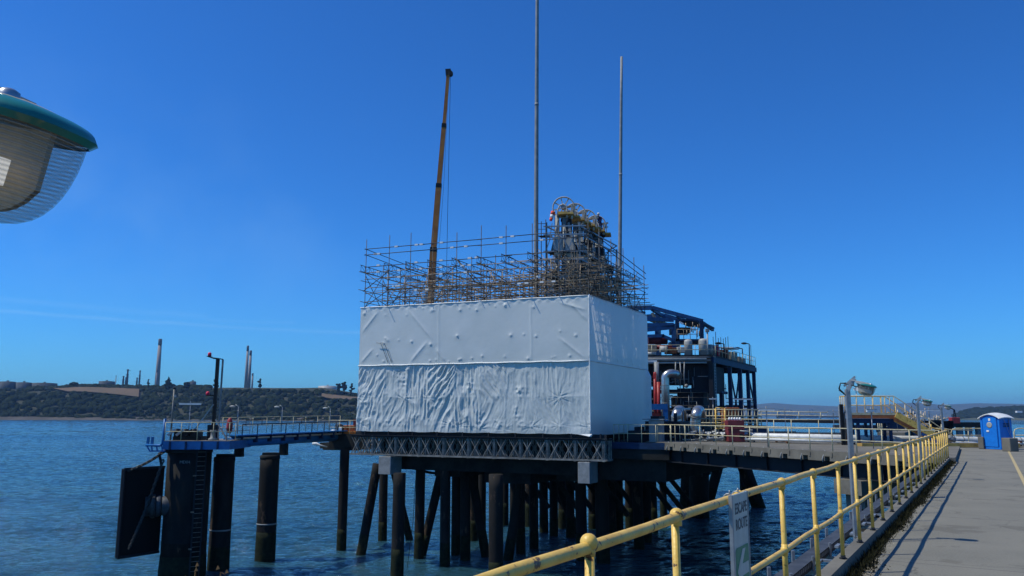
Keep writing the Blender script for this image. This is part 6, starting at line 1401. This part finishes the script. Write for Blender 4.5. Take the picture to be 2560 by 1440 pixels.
# strip of shingle beach
bx = []; xb_ = np.linspace(-900,230,120)
mb = MB(); vs = []
for x in xb_:
    u = 1280+2000*x/1200; i = np.interp(x,XX[2],np.arange(240)); y0 = np.interp(i,np.arange(240),YY[1]); 
    vs += [(x*(y0-22)/1190,y0-22,WZ-.4),(x*(y0+3)/1190,y0+3,WZ+2.4),(x*(y0+22)/1190,y0+22,WZ+4.8)]
mb.add(vs,[(3*i+k,3*i+3+k,3*i+4+k,3*i+1+k) for i in range(119) for k in (0,1)],True); struct('beach', mb, 'beach')
def hill_z(x,y):
    u = 1280+2000*1.02*x/y; i = np.clip(np.interp(u,u_ax,np.arange(240)),0,239); ii = int(i); return float(np.interp(y,YY[:,ii],ZZ[:,ii]))
# tan field
fu = np.linspace(118,338,40); vs = []
for u in fu:
    for k,yy in enumerate((1322,1358,1392)):
        x = (u-1280)/2000/1.02*yy; e = np.interp(u,[118,160,338],[.0,.5,1]); y2 = 1392-(70*e if k == 0 else (35*e if k == 1 else 0)); x = (u-1280)/2000/1.02*y2
        vs.append((x,y2,hill_z(x,y2)+4.5))
mb = MB(); mb.add(vs,[(3*i+k,3*i+3+k,3*i+4+k,3*i+1+k) for i in range(39) for k in (0,1)],True); solo('tan_field', mb, 'field', 'tan stubble field open between the dark woods on the far shore', 'field', None)
vs = []
for u in np.linspace(800,905,16):
    for yy in (1335,1372): x = (u-1280)/2000/1.02*yy; vs.append((x,yy,hill_z(x,yy)+4))
mb = MB(); mb.add(vs,[(2*i,2*i+2,2*i+3,2*i+1) for i in range(15)],True); solo('small_field', mb, 'field', 'small dry field beside the white roof on the far shore', 'field')
# woodland
def ico(sub=2):
    import bmesh
    bm = bmesh.new(); bmesh.ops.create_icosphere(bm, subdivisions=sub, radius=1); v = np.array([p.co[:] for p in bm.verts]); f = np.array([[q.index for q in fc.verts] for fc in bm.faces]); bm.free(); return v,f
iv, if_ = ico(3); iv2, if2 = ico(2)
def crowns(name, pts, m, kind='stuff', parent=None, sub=2):
    V, F = (iv,if_) if sub == 3 else (iv2,if2)
    n = len(pts); me = bpy.data.meshes.new(name); allv = []; 
    for (x,y,z,rx,rz) in pts:
        s = rng.uniform(0,100); nn = fbm(V[:,0]*1.7+s+V[:,2],V[:,1]*1.7+s*.7-V[:,2],3); k = (.72+.62*nn)[:,None]
        p = V*k*np.array([rx,rx,rz])+rng.normal(0,.05,V.shape)*rx+np.array([x,y,z]); allv.append(p)
    co_ = np.concatenate(allv); fs = np.concatenate([F+i*len(V) for i in range(n)])
    if parent: co_ = co_-np.array(wloc(parent))
    me.vertices.add(len(co_)); me.vertices.foreach_set('co',co_.ravel()); me.loops.add(fs.size); me.loops.foreach_set('vertex_index',fs.ravel().astype(int)); me.polygons.add(len(fs))
    me.polygons.foreach_set('loop_start',np.arange(0,fs.size,3)); me.polygons.foreach_set('loop_total',np.full(len(fs),3)); me.update(calc_edges=True); me.materials.append(M[m])
    o = bpy.data.objects.new(name, me); C.objects.link(o)
    if parent: o.parent = parent
    if kind: o['kind'] = kind
    return o
pts = []
for i in range(3800):
    u = random.uniform(-420,1560); yy = random.uniform(1195,1400)+max(0,u-900)*.25; x = (u-1280)/2000/1.02*yy; f = (yy-1195)/205
    if 110 < u < 345 and 1392-74*np.interp(u,[118,160,338],[.15,.5,1])-4 < yy < 1396: continue
    if 60 < u < 120 and 1345 < yy < 1396 and random.random() < .5: continue
    if 795 < u < 905 and 1338 < yy < 1372: continue
    if 175 < u < 425 and yy < 1232 and random.random() < .8: continue
    r = random.choice((random.uniform(2.2,4),random.uniform(3,5.5),random.uniform(4.5,7.5)))*(1 if yy < 1340 else .72); z = hill_z(x,yy); pts.append((x,yy,z+r*.35,r,r*random.uniform(.75,1.05)))
for i in range(260):
    u = random.uniform(-300,950); yy = random.uniform(1392,1412)+max(0,u-900)*.25; x = (u-1280)/2000/1.02*yy; r = random.uniform(2.5,5); pts.append((x,yy,hill_z(x,yy)+r*.3,r*1.2,r*.8))
for i in range(420):
    u = random.uniform(60,520); yy = random.uniform(1396,1440); x = (u-1280)/2000/1.02*yy; r = random.uniform(3.5,6.5); pts.append((x,yy,hill_z(x,yy)+r*.3,r,r*.75))
for i in range(160):
    u = random.uniform(105,350); yy = random.uniform(1262,1300); x = (u-1280)/2000/1.02*yy; r = random.uniform(3.,5.0); pts.append((x,yy,hill_z(x,yy)+r*.1,r,r*.8))
for i in range(260):
    u = random.uniform(-300,1500); yy = random.uniform(1190,1206)+max(0,u-900)*.25; x = (u-1280)/2000/1.02*yy; r = random.uniform(2.2,4.5); pts.append((x,yy,hill_z(x,yy)+r*.3,r,r*.8))
for i in range(70):
    u = random.uniform(160,440); yy = 1208; x = (u-1280)/2000/1.02*yy; r = random.uniform(1.5,4); pts.append((x,yy,hill_z(x,yy)+r*.2,r*1.6,r*.8))
w_ = crowns('woodland', pts, 'leaf'); w_['label'] = 'dense dark green woodland covering the far shore hillside'
# trees one can tell apart on the skyline
def lone(u, vtop, h, rx, lb, kind='round'):
    h *= .8
    yy = 1405; p = at(u,vtop,yy); z0 = min(hill_z(p.x,yy)+2, p.z-h*.8); h = p.z-z0; t = thing('tree', lb, 'tree', (p.x,yy,z0), 'skyline trees on the far shore')
    obj('trunk', MB().path([(p.x,yy,z0-2),(p.x+.3,yy,z0+h*.4),(p.x,yy,z0+h*.85)],[.5,.38,.15],7), 'bark', t)
    if kind == 'cone': q = [(p.x+rng.normal(0,.35)*(1-k/9)*rx,yy+rng.normal(0,1),z0+h*(.25+.75*k/9),rx*(1.02-k/9)*.9,rx*.5*(1.1-k/9)+.4) for k in range(9)]+[(p.x+s*rx*.55,yy,z0+h*.35,rx*.45,rx*.3) for s in (-1,1)]
    else: q = [(p.x+rng.normal(0,.42)*rx,yy+rng.normal(0,.4)*rx,z0+h*(.30+.055*k)+rng.normal(0,.05)*h,rx*rng.uniform(.45,.75),rx*rng.uniform(.4,.6)) for k in range(10)]+[(p.x,yy,p.z-rx*.5,rx*.6,rx*.5)]
    crowns('crown', q, 'leaf', None, t, 3)
lone(422,940,15,6.5,'pointed conifer just right of the tallest far chimney','cone'); lone(541,944,13,4.2,'lone bushy tree on the skyline between the mast and the twin chimneys')
lone(651,946,9,3.2,'small tree right of the twin chimneys'); lone(862,954,13,4.2,'left tree of the dark pair on the skyline beside the enclosure'); lone(849,958,11,4,'shorter tree left of the dark skyline pair'); lone(880,958,11,3.2,'single round skyline tree touching the enclosure edge'); lone(372,948,9,2.2,'thin small tree left of the tallest far chimney'); lone(185,956,9,6,'broad low tree above the tan field'); lone(466,955,8,5,'low round tree on the skyline left of the signal mast')
# chimneys and refinery behind
def chimney(u, v, vb, wt, wb, y, lb, grp='tall concrete chimneys beyond the far shore', u2=None):
    p = at(u,v,y); b = at(u2 if u2 else u,vb,y); s = y/2000; dz = (p.x-b.x)/(p.z-b.z); z0 = b.z-25; t = thing('chimney', lb, 'chimney', (b.x,y,z0), grp)
    x = lambda z: b.x+(z-b.z)*dz*.0
    H = p.z-z0; rt, rb = wt*s/2, wb*s/2
    obj('shaft', MB().lathe((p.x,y,z0),[(rb,0),(rb+(rt-rb)*.5,H*.45),(rt,H*.88)],24), 'chimney', t)
    obj('cap', MB().lathe((p.x,y,z0+H*.88),[(rt*1.03,0),(rt*1.03,H*.11),(rt*.8,H*.12)],24), 'chimneytop', t); return t
chimney(401,847,957,8.5,12.5,1900,'tallest far chimney, alone with a dark cap at the left')
chimney(620,864,955,5.5,8.5,1900,'left and taller of the twin far chimneys'); chimney(627,876,955,6,8.5,1920,'right and shorter of the twin far chimneys')
chimney(393,924,957,3,3.5,1880,'short pale stack leaning beside the tallest far chimney','small refinery stacks'); chimney(632,933,957,4,5,1880,'short stack at the right foot of the twin chimneys','small refinery stacks'); chimney(290.5,938,957,1.6,2,1800,'thin short stack left of the refinery column','small refinery stacks')
def column(u, v, w0, lb, y=1800, top=True):
    p = at(u,v,y); z0 = at(u,965,y).z-12; r = w0*y/4000; t = thing('refinery_column', lb, 'refinery column', (p.x,y,z0), 'refinery columns beyond the far shore'); H = p.z-z0
    obj('shaft', MB().lathe((p.x,y,z0),[(r,0),(r,H*.75),(r*.8,H*.78),(r*.75,H)],14), 'farsteel', t)
    mb = MB()
    for k in (.45,.6,.75,.96): mb.lathe((p.x,y,z0+H*k),[(r*1.5,0),(r*1.5,.5)],10)
    mb.bar((p.x,y,z0+H*.95),(p.x+r*3.2,y,z0+H*.93),.8,.6) if top else None
    obj('platforms', mb, 'darksteel', t)
column(320,923,5,'tallest grey refinery column with a side arm at the far left shore'); column(309,940,4.5,'short grey refinery column left of the tallest one',top=False); column(315,943,3,'stub refinery column touching the tallest one',top=False); column(343,944,4,'squat refinery column left of the capped flare stack',top=False)
column(350.5,926,4,'capped flare stack on a white base right of the refinery columns',top=False); column(371,948,2.5,'tiny stub stack between flare and tallest chimney',top=False)
def tank(u0,u1,v,y,lb,m='farsteel'):
    a = at(u0,v,y); b = at(u1,v,y); r = (b.x-a.x)/2; z0 = a.z-(13 if u1 < 200 else 6); t = thing('storage_tank', lb, 'storage tank', ((a.x+b.x)/2,y,z0), 'storage tanks on the far hilltop')
    obj('shell', MB().lathe(((a.x+b.x)/2,y,z0-12),[(r,0),(r,a.z-z0+12),(r*.6,a.z-z0+12.6),(.5,a.z-z0+13)],30), m, t); obj('roof_house', MB().box(((a.x+b.x)/2-1.5,y-1,a.z+.8),((a.x+b.x)/2+1.5,y+1,a.z+2.6)), m, t)
tank(1,38,954.5,1450,'blue grey storage tank at the far left edge'); tank(43,78,956.5,1455,'blue grey storage tank second from the left edge'); tank(83,140,958,1470,'broad low storage tank half hidden by trees, third from the left','farsteel')
tank(249,286,953.5,1560,'low pale green roofed tank left of the thin short stack'); tank(796,842,965.5,1460,'low white roofed tank near the dark skyline trees','lightgrey'); tank(474,490,954,1500,'small flat dark building on the skyline left of the signal mast')

# ------------------------------------------------------------------ far right: hazy hills, ships
def ridge(name, prof, y, depth, lb, m='farhill'):
    us = np.linspace(prof[0][0],prof[-1][0],160); vs_ = np.interp(us,[p[0] for p in prof],[p[1] for p in prof])
    X3 = np.zeros((7,160)); Y3 = X3.copy(); Z3 = X3.copy()
    for i,(u,v) in enumerate(zip(us,vs_)):
        p = at(u,v,y); hz = p.z-WZ
        for j,(dy,f) in enumerate(((-depth,-.02),(-depth*.97,.12),(-depth*.7,.45),(-depth*.35,.8),(0,1),(depth*.4,.8),(depth,.1))):
            X3[j,i] = p.x*(1+dy/y); Y3[j,i] = y+dy; Z3[j,i] = WZ+hz*f*(1+.10*(vnoise(np.array([i*.22]),np.array([j*.7]))[0]-.5)*(j in (1,2,3)))
    o = gridmesh(name,X3,Y3,Z3,m,'structure'); return o
ridge('headland',[(2390,1041),(2402,1036),(2430,1026),(2450,1021),(2470,1020),(2500,1021),(2560,1017),(2640,1018),(2800,1022)],3000,420,'')
ridge('far_hills',[(300,1026),(900,1020),(1500,1024),(1880,1012),(1930,1007),(1980,1011),(2050,1014),(2120,1017),(2220,1010),(2300,1006),(2350,1012),(2440,1008),(2560,1010),(2800,1012)],9500,1100,'')
# scattered woods and fields on the headland
pts = []
for i in range(330):
    u = random.uniform(2400,2650); yy = random.uniform(2620,2980); x = (u-1280)/2000/1.02*yy; top = np.interp(u,[2390,2402,2430,2450,2470,2560],[1041,1036,1026,1021,1020,1017]); hz = (1041-top)/2000*3000*1.02+10; f = np.interp(yy,[2580,2593,2700,2850,3000],[0,.12,.45,.8,1]); r = random.uniform(6,15); pts.append((x,yy,WZ+hz*f-2,r*1.6,r*.7))
w2 = crowns('headland_woods', pts, 'leaf'); w2['label'] = 'dark woods scattered over the headland at the right'
c = at(2547,1029,2650); solo('white_house', MB().bbox((c.x-9,2645,c.z-4),(c.x+9,2655,c.z+2),.5), 'white', 'tiny white house on the headland at the right edge', 'house')
def ship(u0,u1,y,h,sup,cr_,lb):
    a = at(u0,1040,y); b = at(u1,1040,y); t = thing('cargo_ship', lb, 'ship', ((a.x+b.x)/2,y,WZ), 'ships on the far water'); L = b.x-a.x; z = WZ+h
    mb = MB(); n = 10; st = [(a.x,0),(a.x+L*.03,12),(a.x+L*.9,12),(b.x,0)]
    mb.prism([(a.x+L*.01,y-10),(a.x+L*.9,y-12),(b.x,y),(a.x+L*.9,y+12),(a.x+L*.01,y+10)],WZ-1,z); obj('hull', mb, 'darksteel', t)
    for (f0,f1,hh,m) in sup: obj('superstructure', MB().bbox((a.x+L*f0,y-8,z),(a.x+L*f1,y+8,z+hh),.5), m, t)
    for (f,hh) in cr_: mb = MB(); mb.bar((a.x+L*f,y,z),(a.x+L*f,y,z+hh),3,3); mb.bar((a.x+L*f,y,z+hh*.8),(a.x+L*f+hh*.5,y,z+hh*.98),1.8,1.8); obj('crane', mb, 'grey', t)
ship(1941,1992,4200,12,[(.05,.16,22,'grey'),(.2,.85,5,'grey')],[(.10,34),(.60,30),(.72,32)],'hazy cargo ship with deck cranes on the horizon, left of the other ships')
ship(1996,2048,5000,10,[(.5,.75,12,'grey')],[(.55,44),(.68,40)],'hazy vessel with two tall derricks in the middle of the horizon')
ship(2052,2100,5200,9,[(.10,.3,9,'white'),(.4,.8,5,'grey')],[(.2,16)],'low hazy ship with a white bridge, rightmost on the horizon')

# ------------------------------------------------------------------ haze
mh = bpy.data.materials.new('haze'); mh.use_nodes = True; t_ = mh.node_tree; t_.nodes.remove(t_.nodes['Principled BSDF'])
pv = t_.nodes.new('ShaderNodeVolumePrincipled'); pv.inputs['Color'].default_value = (.30,.58,1,1); pv.inputs['Density'].default_value = 7e-5; pv.inputs['Anisotropy'].default_value = .2
t_.links.new(pv.outputs[0], t_.nodes['Material Output'].inputs['Volume'])
M['haze'] = mh
hz = obj('haze', MB().box((-15000,-400,WZ-5),(15000,14500,260)), 'haze'); hz['kind'] = 'stuff'; hz['label'] = 'pale blue haze lying over the distant water and hills'
scn.cycles.volume_bounces = 0; scn.cycles.max_bounces = 6; scn.cycles.transparent_max_bounces = 12
